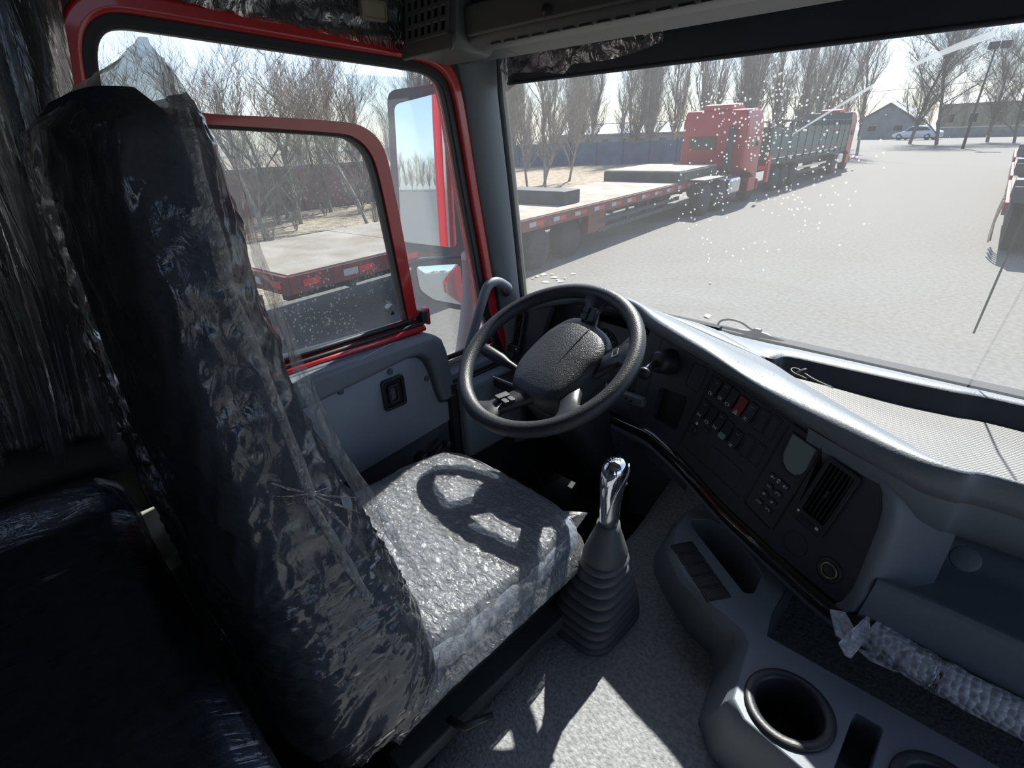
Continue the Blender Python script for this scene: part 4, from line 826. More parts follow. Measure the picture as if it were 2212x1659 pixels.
# air vents
def vent(parent, fr, w_, h_, nl, label=None):
    q = ring('air_vent', rr(w_, h_, .008, 4), rr(w_*.74, h_*.74, .003, 4, 0, h_*.06), BLK, parent, fr, -.012, .007, .003); extr('vent_well', rr(w_*.76, h_*.76, .003, 4, 0, h_*.06), RUB, q, fr, -.03, -.02)
    for i in range(nl): bx('vane', ((i-(nl-1)/2)*w_*.74/nl, h_*.06, -.004), (.0016, h_*.74, .012), BLK, q, fr)
    for i in range(4): bx('cross_vane', (0, h_*.06+(i-1.5)*h_*.17, -.013), (w_*.74, .0016, .008), BLK, q, fr)
    bx('vent_tab', (0, h_*.06, .002), (.004, h_*.12, .012), BLK, q, fr, bev=.001)
    q2 = extr('vent_wheel', rr(w_*.5, h_*.05, .003, 4, -w_*.05, -h_*.4), RUB, q, fr, .002, .0085, bev=.001); strokes('vent_mark', [[(w_*.26, -h_*.4), (w_*.3, -h_*.4)]], .005, WHT, q, fr.sub(0, 0, .0072)); lathe('vent_ring_mark', [(.0028, 0), (.0028, .0006), (.0014, .0006)], WHT, q, fr.sub(-w_*.4, -h_*.36, .0072), 10)
    return q
vent(db, FF.sub(.3595, -.147, 0, math.radians(-8)), .067, .152, 6)
strokes('round_blank', [[(.341+.025*math.cos(i*.21), -.268+.025*math.sin(i*.21)) for i in range(31)]], .0012, RUB, fa, FF, .0006)
lg = lathe('lighter_socket', [(.024, -.001), (.024, .003), (.019, .0035), (.0175, .002)], FASC, db, FF.sub(.416, -.271), 28); lathe('socket_ring', [(.0165, .001), (.0165, .005), (.0125, .005), (.0125, -.002)], mat('brass_ring', (.33, .27, .2), .35, .8), lg, FF.sub(.416, -.271), 28); lathe('socket_bore', [(.0127, -.002), (.0125, .0035), (.0118, .0035), (.01, .0005), (.001, .0004)], RUB, lg, FF.sub(.416, -.271), 20)
# trim strip
WOOD = mat('dark_gloss_wood', (.018, .012, .01), .12, spec=.6, coat=1, cvar=.5, cscale=30, aniso=(1, 6, 6))
tp = [FF.p(u, v, 0) for u, v in [(-.33, -.288), (-.22, -.268), (-.124, -.253), (-.05, -.258), (.026, -.268), (.161, -.298), (.25, -.308), (.319, -.316), (.444, -.324)]]+[at(x, y, 2, 1.80) for x, y in [(1875, 1345), (2000, 1425), (2212, 1535)]]
tp.append(tp[-1]+V((.8, 0, 0))); tps = smooth_path(tp, 8)
def sweep(name, path, prof, m_, parent, nref=None):
    R_ = []
    for i, p in enumerate(path):
        t = (path[min(i+1, len(path)-1)]-path[max(i-1, 0)]).normalized(); ou = V((t.y, -t.x, 0)).normalized()   # outward, level
        if ou.y > 0: ou = -ou
        R_.append([p+ou*a+V((0, 0, b)) for a, b in prof])
    return loft(name, R_, m_, parent)
sweep('gloss_trim', tps, [(-.02, .004), (.004, .004), (.014, -.002), (.019, -.014), (.014, -.027), (.002, -.032), (-.02, -.03)], WOOD, db)
sweep('trim_underside', tps, [(-.03, -.03), (.004, -.032), (.006, -.046), (-.01, -.066), (-.04, -.07)], TRIMG, db)
# fascia right border and passenger recess
rows = []
for u, v in E_+[(.446, -.322)]: p = FF.p(u, v, 0); rows.append([p, p+fn*.006+feu*.006, p+feu*.022+fn*.004, p+feu*.03-fn*.012, p+feu*.04-fn*.06, p+feu*.06-fn*.13])
loft('fascia_border', rows, TRIMG, db, closed=False)
rows = []
for i in range(7*8+4, NS):
    F_ = C4[0][i]; rows.append([F_+V((0, .005, -.012)), F_+V((0, .008, -.04)), F_+V((0, .03, -.085)), F_+V((0, .075, -.13)), F_+V((0, .13, -.17)), F_+V((0, .16, -.215)), F_+V((0, .12, -.232)), F_+V((0, -.02, -.232))])
loft('passenger_recess', rows, TRIMG, db, closed=False)
fw_ = [at(x, y, 2, 1.885) for x, y in [(1893, 1256), (2050, 1322), (2212, 1396)]]; fw_.append(fw_[-1]+V((.85, .0, 0)))
loft('recess_front_wall', [[p+V((0, .025, -.02)), p+V((0, .02, -.002)), p+V((0, .006, .002)), p+V((0, -.002, -.006)), p+V((-.01*(i == 0), -.012, -.1))] for i, p in enumerate(fw_)], TRIMG, db, closed=False, bev=.003)
q = onp(2085, 1207, C4[0][-40]+V((0, .09, -.14)), V((0, -.75, .65))); lathe('round_emblem', [(.022, -.004), (.022, .002), (.02, .003), (.001, .003)], TRIMG, db, Fr(q, (1, 0, 0), (0, .65, .75), (0, -.75, .65)), 24)
# cluster behind the wheel
rows = []
for i in range(0, 5*8+1):
    F_ = C4[0][i]; rows.append([F_+V((0, .005, -.012)), F_+V((.0, .07, -.03)), F_+V((.0, .1, -.05)), F_+V((0, .09, -.2)), F_+V((0, .0, -.3)), F_+V((0, -.02, -.36))])
loft('cluster_cowl', rows, FASC, db, closed=False)
bx('cowl_backing', (-.83, 1.335, 1.93), (.62, .02, .36), FLOORD, db); bx('wing_filler', (-1.0, 1.2, 1.98), (.22, .02, .3), FLOORD, db)
c0 = V((-.62, 1.15, 1.99)); fcl = Fr((-.74, 1.21, 2.0), (1, -.1, 0), (0, .3, 1))
q = extr('instrument_cluster', rr(.36, .17, .04, 5), BLK, db, fcl, -.01, .006, bev=.004)
for u in (-.085, .085):
    d_ = lathe('dial', [(.066, .006), (.066, .009), (.062, .009), (.06, .0065), (.001, .0065)], RUB, q, fcl.sub(u, 0), 32)
    strokes('dial_marks', [[(.05*math.cos(a), .05*math.sin(a)), (.057*math.cos(a), .057*math.sin(a))] for a in [math.radians(-40+i*20) for i in range(14)]], .0016, PRINTG, q, fcl.sub(u, 0, .0068))
wing = Fr((-1.06, 1.115, 2.02), (1, .12, 0), (0, .12, 1)); extr('left_wing', rnd_poly([(-.09, -.24), (.09, -.24), (.075, .02), (.1, .11), (-.09, .115)], .015), FASC, db, wing, -.03, 0, bev=.004)
v_ = yz((1115, 715), -1.06); vent(db, Fr(at(1115, 716, 1, 1.108), (1, .1, 0), (.1, .15, 1)), .056, .14, 6)
sd = bx('side_trim', (-1.085, .99, 1.80), (.05, .26, .26), TRIMG, db, bev=.02); bx('switch_bank', (-1.04, 1.04, 1.9), (.14, .12, .03), BLK, db, bev=.008)
bx('switch_bank_rim', (-1.03, .985, 1.918), (.15, .01, .01), SATIN, db, bev=.003)
extr('knee_panel', [(q_.x, q_.z) for q_ in [at(x, y, 1, 1.22) for x, y in [(1290, 912), (1400, 955), (1452, 1002), (1470, 1045), (1440, 1075), (1395, 1120), (1300, 1085), (1285, 990)]]], TRIMD, db, Fr((0, 1.22, 0), (1, 0, 0), (0, 0, 1)), -.03, 0, bev=.006)
strokes('knee_slots', [[(q_.x-.008, q_.z-.003), (q_.x+.008, q_.z+.003)] for q_ in [at(1335, 952+5*k, 1, 1.22) for k in range(3)]], .002, RUB, db, Fr((0, 1.2185, 0), (1, 0, 0), (0, 0, 1)), .0008)
boxes('lower_dash', [((.33, 1.25, 1.66), (1.4, .3, .26)), ((.36, 1.0, 1.582), (1.0, .4, .02)), ((-.8, 1.36, 1.6), (.66, .06, .5))], FLOORD, db)
boxes('bin_partition', [((-.146, .9, 1.68), (.012, .2, .11)), ((.33, 1.11, 1.7), (1.0, .02, .18))], TRIMD, db)
for x, y, yy in [(1747, 1328, 1.06), (1569, 1207, 1.08)]:
    q = at(x, y, 1, yy); lathe('screw', [(.010, -.002), (.010, .002), (.006, .003), (.005, .001), (.001, .001)], SATIN, db, Fr(q, (1, 0, 0), (0, 0, 1)), 16)
# park brake, stalks
pb = root('parking_brake', 'black parking brake valve with a chrome-sided handle right of the wheel', 'lever', FF.p(-.113, -.051))
f_ = FF.sub(-.113, -.05); lathe('valve_body', [(.034, -.002), (.034, .012), (.03, .03), (.027, .046), (.018, .05), (.001, .05)], BLK, pb, f_, 24)
a = f_.p(-.004, 0, .044); b = at(1392, 806, 1, 1.04); tube('handle', [a, a.lerp(b, .5), b], [.008, .0095, .012], BLK, pb, 14)
d = (b-a).normalized(); lathe('handle_cap', [(.012, -.008), (.017, -.002), (.017, .004), (.014, .008), (.001, .009)], BLK, pb, Fr(b, d.orthogonal(), d.cross(d.orthogonal()), d), 20)
tube('handle_rib', [a.lerp(b, .2)+V((0, -.004, .008)), b+V((0, -.003, .010))], .0035, SATIN, pb, 8)
# ================================================================== BUBBLE WRAP
BUB = bpy.data.materials.new('bubble_wrap'); BUB.use_nodes = True; t = BUB.node_tree; N = t.nodes; L = t.links
b_ = N['Principled BSDF']; b_.inputs['Base Color'].default_value = (.72, .74, .78, 1); b_.inputs['Roughness'].default_value = .22
tr = N.new('ShaderNodeBsdfTransparent'); mx = N.new('ShaderNodeMixShader'); tc = N.new('ShaderNodeTexCoord'); vo = N.new('ShaderNodeTexVoronoi'); vo.inputs['Scale'].default_value = 95; vo.inputs['Randomness'].default_value = .55; L.new(tc.outputs['Object'], vo.inputs['Vector'])
bp = N.new('ShaderNodeBump'); bp.inputs['Distance'].default_value = .006; bp.inputs['Strength'].default_value = .9; bp.invert = True; L.new(vo.outputs['Distance'], bp.inputs['Height']); L.new(bp.outputs[0], b_.inputs['Normal'])
cr = N.new('ShaderNodeValToRGB'); cr.color_ramp.elements[0].position = .15; cr.color_ramp.elements[1].position = .6; cr.color_ramp.elements[0].color = (.6,)*3+(1,); cr.color_ramp.elements[1].color = (.92,)*3+(1,)
L.new(vo.outputs['Distance'], cr.inputs[0]); L.new(cr.outputs[0], mx.inputs[0]); L.new(tr.outputs[0], mx.inputs[1]); L.new(b_.outputs[0], mx.inputs[2]); L.new(mx.outputs[0], N['Material Output'].inputs[0])
bw = root('bubble_wrap', 'torn bubble wrap sleeve round the dash trim bar at lower right', 'bubble wrap', tp[-2])
i1 = next(i for i, p in enumerate(tps) if p.x > .008)
RB = []
for j, p in enumerate(tps[i1:]):
    t_ = (tps[min(i1+j+1, len(tps)-1)]-tps[max(i1+j-1, 0)]).normalized(); ou = V((t_.y, -t_.x, 0)).normalized(); ou = -ou if ou.y > 0 else ou
    for s2 in range(3):
        pp_ = p+t_*(.006*s2); r_ = []
        for k in range(28):
            an = 6.283*k/28; rad = .028+.003*ns(pp_+V((math.cos(an), math.sin(an), 0))*.1, 40)+.0025*ns((j*.8+s2*.27, k*.9, 1), 1.0)
            r_.append(pp_+ou*(.002+rad*1.05*math.cos(an))+V((0, 0, -.016+rad*.95*math.sin(an))))
        RB.append(r_)
RB.sort(key=lambda r_: sum(q_.x for q_ in r_)); loft('sleeve', RB, BUB, bw, (0, 0))
def flap(name, pxs, z, dep=.0):
    P = [at(x, y, 2, z) for x, y in pxs]; c = sum(P, V())/len(P); n_ = len(P); V_ = [c+V((0, 0, .006))]+P+[c.lerp(p, .5)+V((0, 0, .01*ns(p*30))) for p in P]
    Fc = [(0, 1+n_+i, 1+n_+(i+1) % n_) for i in range(n_)]+[(1+n_+i, 1+i, 1+(i+1) % n_, 1+n_+(i+1) % n_) for i in range(n_)]
    return mk(name, V_, Fc, BUB, bw, solid=.003)
flap('torn_flap', [(1793, 1316), (1826, 1322), (1845, 1355), (1850, 1366), (1860, 1340), (1878, 1326), (1880, 1356), (1862, 1392), (1838, 1420), (1826, 1414), (1812, 1388), (1818, 1380), (1806, 1370)], 1.81)
flap('lower_flap', [(1850, 1400), (1930, 1420), (1990, 1450), (2100, 1510), (2212, 1570), (2190, 1560), (2080, 1530), (1960, 1455), (1930, 1448), (1880, 1425)], 1.77)
# ================================================================== TUNNEL MAT AND CONSOLE
def tm(a, b):
    y = -.55+1.98*a; h = max(0, min(1, (y-.98)/.3)); h = h*h*(3-2*h)*.085
    pr = [(-.66, 1.31), (-.6, 1.36), (-.57, 1.5), (-.553, 1.565), (-.53, 1.59), (-.49, 1.6), (-.3, 1.602), (0, 1.602), (.4, 1.6), (.75, 1.6), (.8, 1.4)]
    k = b*(len(pr)-1); i = min(int(k), len(pr)-2); t_ = k-i; x = pr[i][0]*(1-t_)+pr[i+1][0]*t_; z = pr[i][1]*(1-t_)+pr[i+1][1]*t_
    sh = .07*max(0, min(1, (.5-y)/.5)) if x < -.4 else 0
    return V((x+sh, y, z+h*(1 if z > 1.5 else .2)))
o = grid('floor_mat', tm, 44, 40, MATR, None, solid=.012, off=-1); tag(o, 'grey textured rubber mat over the engine tunnel', 'floor mat')
cs = root('centre_console', 'grey moulded centre console with cup holders at lower right', 'console', (0, .75, 1.6))
CT = [(-.415, 1.005), (-.402, .92), (-.375, .86), (-.321, .808), (-.243, .775), (-.177, .760), (-.156, .739), (-.136, .619), (-.109, .597), (-.015, .584), (.6, .58), (.6, .79), (-.138, .777), (-.15, .83), (-.15, .95), (-.25, 1.06), (-.40, 1.06)]
CB = [(-.476, 1.09), (-.452, .95), (-.42, .90), (-.365, .855), (-.285, .80), (-.222, .783), (-.198, .745), (-.178, .637), (-.138, .595), (-.015, .555), (.6, .55), (.6, .79), (-.138, .777), (-.15, .83), (-.15, .95), (-.25, 1.1), (-.45, 1.13)]
CM = [(b[0]+(c[0]-b[0])*.72, b[1]+(c[1]-b[1])*.72) for b, c in zip(CB, CT)]
body = loft('body', [[V((x, y, 1.595)) for x, y in CB], [V((x, y, 1.68)) for x, y in CM], [V((x, y, 1.725)) for x, y in CT], [V((x+(.0 if x > .3 else .01), y+.006, 1.74)) for x, y in CT]], TRIMG, cs)
pk = [(-.385, .985), (-.345, 1.02), (-.27, 1.0), (-.19, .925), (-.185, .865), (-.20, .853), (-.37, .965)]
ZF = Fr((0, 0, 0), (1, 0, 0), (0, 1, 0)); CUP1, CUP2 = (-.053, .669), (.147, .68)
q_ = body.modifiers.new('bevel', 'BEVEL'); q_.width = .006; q_.segments = 2; q_.limit_method = 'ANGLE'
cut(body, [cutter(rnd_poly(pk, .007, 4), ZF, 1.63, 1.8), cutter(circ(.058, 32, *CUP1), ZF, 1.62, 1.8), cutter(circ(.054, 32, *CUP2), ZF, 1.62, 1.8), cutter(rr(.04, .15, .006, 3, .046, .662), ZF, 1.66, 1.8)])
for nm, c_, r_ in (('cup_holder', CUP1, .068), ('cup_holder', CUP2, .064)):
    f_ = Fr((c_[0], c_[1], 1.74), (1, 0, 0), (0, 1, 0)); lathe(nm, [(r_-.006, -.006), (r_, .0), (r_, .004), (r_-.003, .0065), (r_-.014, .006), (r_-.018, .001), (r_-.02, -.09), (r_-.03, -.1), (.001, -.1)], BLK, cs, f_, 40, (0, 1))
e1, e2 = V((.82, -.57, 0)), V((.57, .82, 0))
for i in range(5):
    f_ = Fr((-.349+i*.0268, .887-i*.0188, 1.7405), e1, e2); q = extr('blank_cap', rr(.030, .054, .002, 3), BLK, cs, f_, -.003, .002, bev=.0012); ring('cap_border', rr(.025, .046, .002, 3), rr(.022, .043, .002, 3), RUB, q, f_, .0018, .0026)
# ================================================================== GEAR LEVER
gl = root('gear_lever', 'chrome-headed gear lever rising from a ribbed rubber gaiter', 'gear lever', (-.46, .70, 1.6))
GAIT = mat('gaiter_rubber', (.1, .104, .11), .55, bump=.1, bscale=300)
def grr(w_, h_, r_, z, cx=-.46, cy=.70): return [V((cx+a, cy+b, z)) for a, b in rr(w_, h_, r_, 6)]
RG = [grr(.166, .196, .05, 1.598), grr(.166, .196, .05, 1.612)]
lv_ = [(1.612, .160, .19), (1.632, .154, .182), (1.652, .146, .172), (1.674, .136, .16), (1.698, .125, .147), (1.722, .114, .134), (1.746, .104, .122), (1.768, .096, .112)]
for i, (z, w_, h_) in enumerate(lv_):
    d = .024; cx = -.46+.002*i; cy = .70+.001*i
    RG += [grr(w_-.032, h_-.034, .03, z, cx, cy), grr(w_-.014, h_-.016, .042, z+.001, cx, cy), grr(w_-.002, h_-.002, .044, z+.006, cx, cy), grr(w_, h_, .044, z+.011, cx, cy), grr(w_-.008, h_-.008, .042, z+.017, cx, cy), grr(w_-.03, h_-.034, .03, z+.0205, cx, cy)]
loft('gaiter', RG, GAIT, gl)
loft('gaiter_top', [grr(.07, .08, .03, 1.785, -.445, .708), grr(.086, .1, .04, 1.79, -.445, .708), grr(.084, .098, .038, 1.80, -.445, .708), grr(.066, .072, .03, 1.835, -.444, .709), grr(.05, .054, .024, 1.86, -.443, .71), grr(.046, .05, .0225, 1.876, -.443, .71), grr(.03, .034, .015, 1.876, -.443, .71)], GAIT, gl)
kn = [(1.872, -.443, .710, .0195, .0205), (1.885, -.443, .710, .0190, .02), (1.92, -.444, .709, .0185, .020), (1.955, -.443, .709, .0200, .024), (1.98, -.441, .711, .0235, .030), (2.0, -.439, .713, .0255, .0325), (2.015, -.438, .714, .0245, .031), (2.025, -.438, .714, .020, .025), (2.030, -.438, .714, .012, .016), (2.0315, -.438, .714, .001, .001)]
loft('knob', [[V((cx+rx*math.cos(k*6.2832/28), cy+ry*math.sin(k*6.2832/28), z)) for k in range(28)] for z, cx, cy, rx, ry in kn], CHROME, gl)
sw_ = [(1.874, .0205, .0215), (1.90, .0203, .0213), (1.935, .0202, .0222), (1.965, .0222, .0285), (1.99, .0262, .0345), (2.005, .0272, .0345), (2.018, .025, .031)]
def arc(z, rx, ry, i): 
    cx, cy = -.443+.005*(i/6), .709+.005*(i/6); a0, a1 = (-100+22*i, 100-8*i); return [V((cx+rx*math.cos(math.radians(a0+(a1-a0)*k/14)), cy+ry*math.sin(math.radians(a0+(a1-a0)*k/14)), z)) for k in range(15)]
loft('satin_side', [arc(z, rx, ry, i) for i, (z, rx, ry) in enumerate(sw_)], SATIN, gl, closed=False, solid=.001)
lathe('range_button', [(.005, -.004), (.0055, .004), (.003, .007), (.001, .007)], SATIN, gl, Fr((-.43, .735, 1.966), (0, 0, 1), (1, 0, 0), (.5, .8, 0)), 14)
fk = Fr((-.438, .714, 2.0318), (.707, .707, 0), (-.707, .707, 0)); strokes('shift_pattern', [[(-.009, -.006), (-.009, .006)], [(-.003, -.006), (-.003, .006)], [(.003, -.006), (.003, .006)], [(.009, -.006), (.009, .006)], [(-.009, 0), (.009, 0)]], .0012, RUB, gl, fk)
# ================================================================== STEERING WHEEL
WC = V((-.73, .85, 2.13)); wn = V((0, -.5, .866)); wa = V((1, 0, 0)); wb = V((0, .866, .5)); WF = Fr(WC, wa, wb, wn)
sw = root('steering_wheel', 'large black four-spoke steering wheel turned to one side', 'steering wheel', WC)
RIMM = mat('wheel_rim_grain', (.028, .03, .034), .42, bump=.7, bscale=420, bdist=.0012); HUBM = mat('wheel_hub_grain', (.036, .039, .043), .36, bump=.9, bscale=320, bdist=.0015)
tube('rim', [WF.p(.2145*math.cos(i*6.2832/72), .2145*math.sin(i*6.2832/72), 0) for i in range(72)], .0185, RIMM, sw, 18, True)
HPX = [onp(960+x/3.687, 560+y/3.687, WC-wn*.02, wn)-WC for x, y in [(1050, 450), (870, 530), (690, 690), (575, 830), (528, 970), (560, 1020), (690, 1100), (860, 1140), (1000, 1050), (1150, 900), (1275, 780), (1315, 620), (1180, 500)]]
HP = [(q_.x, q_.y) for q_ in smooth_path([V((q_.dot(wa), q_.dot(wb), 0)) for q_ in HPX], 4, True)] or rnd_poly([(-.035, .148), (-.078, .106), (-.098, -.005), (-.078, -.068), (-.012, -.09), (.055, -.088), (.086, -.036), (.098, .066), (.076, .117), (.015, .147)], .022, 4)
hc = (sum(a for a, b in HP)/len(HP), sum(b for a, b in HP)/len(HP))
loft('hub_cover', [[WF.p(hc[0]+(a-hc[0])*s_, hc[1]+(b-hc[1])*s_, w_) for a, b in HP] for s_, w_ in [(.86, -.11), (.97, -.07), (1.0, -.042), (.985, -.027), (.93, -.017), (.75, -.01), (.4, -.006), (.1, -.005)]], HUBM, sw)
hsm = [onp(960+x/3.687, 560+y/3.687, WC-wn*.008, wn)+wn*w_ for (x, y), w_ in [((1178, 515), -.012), ((1140, 565), -.0015), ((1060, 660), .0025), ((930, 805), .0025), ((800, 945), -.002), ((700, 1050), -.012)]]
tube('hub_seam', smooth_path(hsm, 5), .0011, RUB, sw, 6)
for s_ in (): strokes('hub_seam', [[((q_-WC).dot(wa), (q_-WC).dot(wb)) for q_ in [onp(960+x/3.687, 560+y/3.687, WC-wn*.006, wn) for x, y in [(1160, 545), (1060, 660), (930, 800), (760, 985)]]]], .0016, RUB, sw, WF.sub(0, 0, -.0085), .0024)
SPK = mat('spoke_black', (.026, .028, .032), .4, bump=.3, bscale=400, bdist=.0008)
for ang, hw0, hw1, hw2 in ((85, .03, .024, .04), (22, .036, .03, .052), (-39, .03, .026, .045), (258, .032, .026, .045)):
    a_ = math.radians(ang); d = V((math.cos(a_), math.sin(a_))); n_ = V((-d.y, d.x)); S_ = []
    for r_, hw, w_, th in ((.06, hw0+.006, -.05, .02), (.10, hw0, -.042, .016), (.14, hw1, -.028, .014), (.175, hw1, -.016, .013), (.198, hw2, -.002, .012), (.213, hw2*1.15, .0, .006)):
        c_ = d*r_+V(hc)*(1 if r_ < .11 else .5 if r_ < .15 else 0)
        S_.append([WF.p(*(c_+n_*(hw*e)), w_+th*g) for e, g in ((-1, 0), (-.8, .8), (0, 1), (.8, .8), (1, 0), (.8, -.8), (-.8, -.8))])
    sp_ = loft('spoke', S_, SPK, sw)
    if ang in (85, 258):
        f_ = WF.sub(*(d*.15+V(hc)*.4), -.008, a_-math.pi/2); f_ = Fr(f_.o, f_.eu, f_.ev+f_.en*.55)
        for u, v, ww, hh in ((-.011, .008, .019, .014), (-.011, -.009, .019, .014), (.012, 0, .018, .034)): extr('wheel_button', rr(ww, hh, .003, 3, u, v), SW, sp_, f_, -.004, .005, bev=.0015)
    if ang == 22:
        f_ = WF.sub(*(d*.165), -.006, a_-math.pi/2); f_ = Fr(f_.o, f_.eu, f_.ev+f_.en*.55); ring('square_mark', rr(.02, .018, .002, 3), rr(.017, .015, .002, 3), PRINTG, sp_, f_, 0, .0015)
scol = root('steering_column', 'black steering column shroud with two stalks behind the wheel', 'steering column', (-.73, 1.1, 1.6))
ax_ = V((0, .5, -.866)); 
loft('shroud', [[WC+ax_*l+wa*a+wb*b for a, b in rr(w_, h_, .03, 5)] for l, w_, h_ in ((.09, .12, .13), (.12, .17, .17), (.2, .17, .16), (.3, .13, .13), (.42, .1, .1), (.75, .08, .08))], BLK, scol)
p1, p0 = at(1043, 752, 2, 2.065), at(1098, 786, 2, 2.045); d = (p0-p1).normalized()
tube('left_stalk', [p1-d*.004, p1, p1.lerp(p0, .2), p1.lerp(p0, .75), p0, p0+d*.03, p0+d*.12], [.012, .0165, .017, .0165, .011, .009, .009], BLK, scol, 16)
q = at(1365, 861, 1, 1.06); rs = bx('right_stalk', (q.x, q.y, q.z), (.08, .022, .026), TRIMD, scol, bev=.006); strokes('stalk_mark', [[(-.012, -.004), (-.012, .004), (-.006, .004)], [(-.002, -.004), (.006, -.004), (.006, .003)]], .003, RUB, rs, Fr((q.x, q.y-.0115, q.z), (1, 0, 0), (0, 0, 1)), .0008)
tube('stalk_stem', [q+V((-.03, .01, 0)), q+V((-.1, .0, .01))], .008, BLK, scol, 10)
# ================================================================== DRIVER SEAT
TB = [(1.74, .10, .26, .22), (1.80, .09, .275, .245), (1.95, .08, .268, .255), (2.05, .074, .245, .255), (2.2, .07, .2, .25), (2.35, .072, .165, .247), (2.5, .078, .158, .232), (2.58, .083, .166, .21), (2.625, .09, .162, .185), (2.648, .105, .148, .14)]
def tabl(T, z):
    if z <= T[0][0]: return T[0][1:]
    for a, b in zip(T, T[1:]):
        if z <= b[0]: t_ = (z-a[0])/(b[0]-a[0]); return tuple(a[k]*(1-t_)+b[k]*t_ for k in (1, 2, 3))
    return T[-1][1:]
def sup(th, e): c, s_ = math.cos(th), math.sin(th); return (math.copysign(abs(c)**e, c), math.copysign(abs(s_)**e, s_))
SX = -.73
def bring(z, grow=0, n=72, e=.5):
    yr, yf, w_ = tabl(TB, z); cy, hy = (yr+yf)/2, (yf-yr)/2; o = []
    for k in range(n):
        a, b = sup(6.2832*k/n, e); o.append(V((SX+(w_+grow)*a, cy+(hy+grow)*b, z)))
    return o
st = root('driver_seat', 'navy cloth driver seat with tall backrest and integral headrest', 'seat', (SX, .4, 1.3))
zs = [1.74+.908*i/44 for i in range(45)]
loft('backrest', [bring(z) for z in zs], NAVY, st)
CW = .245
def cring(z, g=0, n=64, e=.38):
    return [V((SX+(CW+g)*sup(6.2832*k/n, e)[0], .46+(.275+g)*sup(6.2832*k/n, e)[1], z+(-.012*sup(6.2832*k/n, e)[1]*0))) for k in range(n)]
CUSH = mat('cushion_fabric', (.05, .062, .09), .75, bump=.4, bscale=300)
t = CUSH.node_tree; ck = t.nodes.new('ShaderNodeTexChecker'); ck.inputs['Scale'].default_value = 135; ck.inputs[1].default_value = (.1, .12, .155, 1); ck.inputs[2].default_value = (.15, .175, .215, 1)
mp = t.nodes.new('ShaderNodeMapping'); mp.inputs['Rotation'].default_value = (0, 0, .6); mp.inputs['Scale'].default_value = (1, .62, .01); tc = t.nodes.new('ShaderNodeTexCoord')
t.links.new(tc.outputs['Object'], mp.inputs[0]); t.links.new(mp.outputs[0], ck.inputs[0]); t.links.new(ck.outputs[0], t.nodes['Principled BSDF'].inputs['Base Color'])
loft('cushion', [cring(1.72, -.03), cring(1.735, -.005), cring(1.77, .005), cring(1.815, .0), cring(1.838, -.015), cring(1.847, -.045), cring(1.851, -.12), cring(1.846, -.2)], CUSH, st)
loft('base_shroud', [[V((SX+a, .43+b, z)) for a, b in rr(w_, h_, .04, 4)] for z, w_, h_ in ((1.30, .36, .42), (1.5, .38, .44), (1.66, .42, .48), (1.72, .44, .5))], BLK, st)
bx('slide_rail', (-.50, .40, 1.645), (.05, .42, .035), DKST, st, bev=.005); tube('seat_lever', [(-.49, .3, 1.66), (-.46, .31, 1.66), (-.44, .36, 1.655)], .008, BLK, st, 8)
q = at(622, 1545, 0, -.46); lathe('recline_knob', [(.006, -.01), (.016, -.006), (.018, .006), (.012, .012), (.001, .013)], RUB, st, Fr((-.482, .12, 1.715), (0, 1, 0), (0, 0, 1)), 8)
# seat bag: loose clear plastic over the backrest
BAG = film('seat_bag_film', haze=.07, gloss=.03, rough=.07, bump=.25, bscale=30, aniso=(1.4, 1.4, .8))
TG = [(1.745, .12, .2, .19), (1.77, .09, .29, .25), (1.83, .07, .302, .268), (1.95, .066, .296, .27), (2.05, .06, .27, .27), (2.2, .056, .225, .268), (2.35, .058, .19, .262), (2.5, .064, .182, .248), (2.58, .07, .186, .228), (2.62, .08, .182, .205), (2.65, .115, .188, .14), (2.675, .155, .197, .075), (2.692, .182, .2, .022), (2.705, .192, .196, .003)]
def ridged(p): return 1-abs(ns(p))
bagr = []
for i in range(200):
    z = 1.745+.96*i/199; yr, yf, w_ = tabl(TG, z); cy, hy = (yr+yf)/2, (yf-yr)/2; r_ = []
    for k in range(200):
        th = 6.2832*k/200; a, b = sup(th, .55); p = V((SX+w_*a, cy+hy*b, z)); nrm = V((a*.5, b, 0)).normalized()
        q = V((p.x*7+z*2.2, p.y*12, z*7-p.y*6)); q = q.lerp(V((p.x*4, (p.y-z*.8)*12, (p.y+z)*2.6)), max(0, min(1, (2.15-z)/.2))); vd = noise.voronoi(q*1.5)[0]; ve = noise.voronoi(q*4.2+V((3, 7, 1)))[0]
        d = .013*max(0, .5-(vd[1]-vd[0]))+.005*max(0, .45-(ve[1]-ve[0]))+.004*(ridged(q*3.1+V((5, 1, 2)))**5)+.002*ns(q*9)
        d *= 1.0+.9*max(0, (2.0-z)/.25)+.35*max(0, .25-abs(z-2.15))*4
        low = max(0, (1.83-z)/.085); p += nrm*(d-.004)+V((0, 0, .02*low*ns((th*3, 0, 5)))); r_.append(p)
    bagr.append(r_)
ipk = int((2.648-1.745)/.96*199)
bag = loft('seat_cover_film', bagr[:ipk+1], BAG, None, (0, 0)); loft('gathered_peak', bagr[ipk:], film('bag_peak_film', tint=(.92, .92, .9), haze=.24, gloss=.01, rough=.2, bump=.4, bscale=30, fm=.3), bag, (0, 1)); tag(bag, 'loose clear plastic bag pulled over the driver seat backrest', 'plastic cover')
sm = [at(x, y, 0, xx) for (x, y), xx in [((388, 205), -.56), ((412, 300), -.475), ((440, 420), -.462), ((470, 520), -.455), ((500, 640), -.452), ((552, 760), -.45), ((610, 905), -.448), ((668, 1058), -.446), ((672, 1085), -.446), ((735, 1190), -.45), ((800, 1300), -.455)]]
P = []; sp_ = smooth_path(sm, 10)
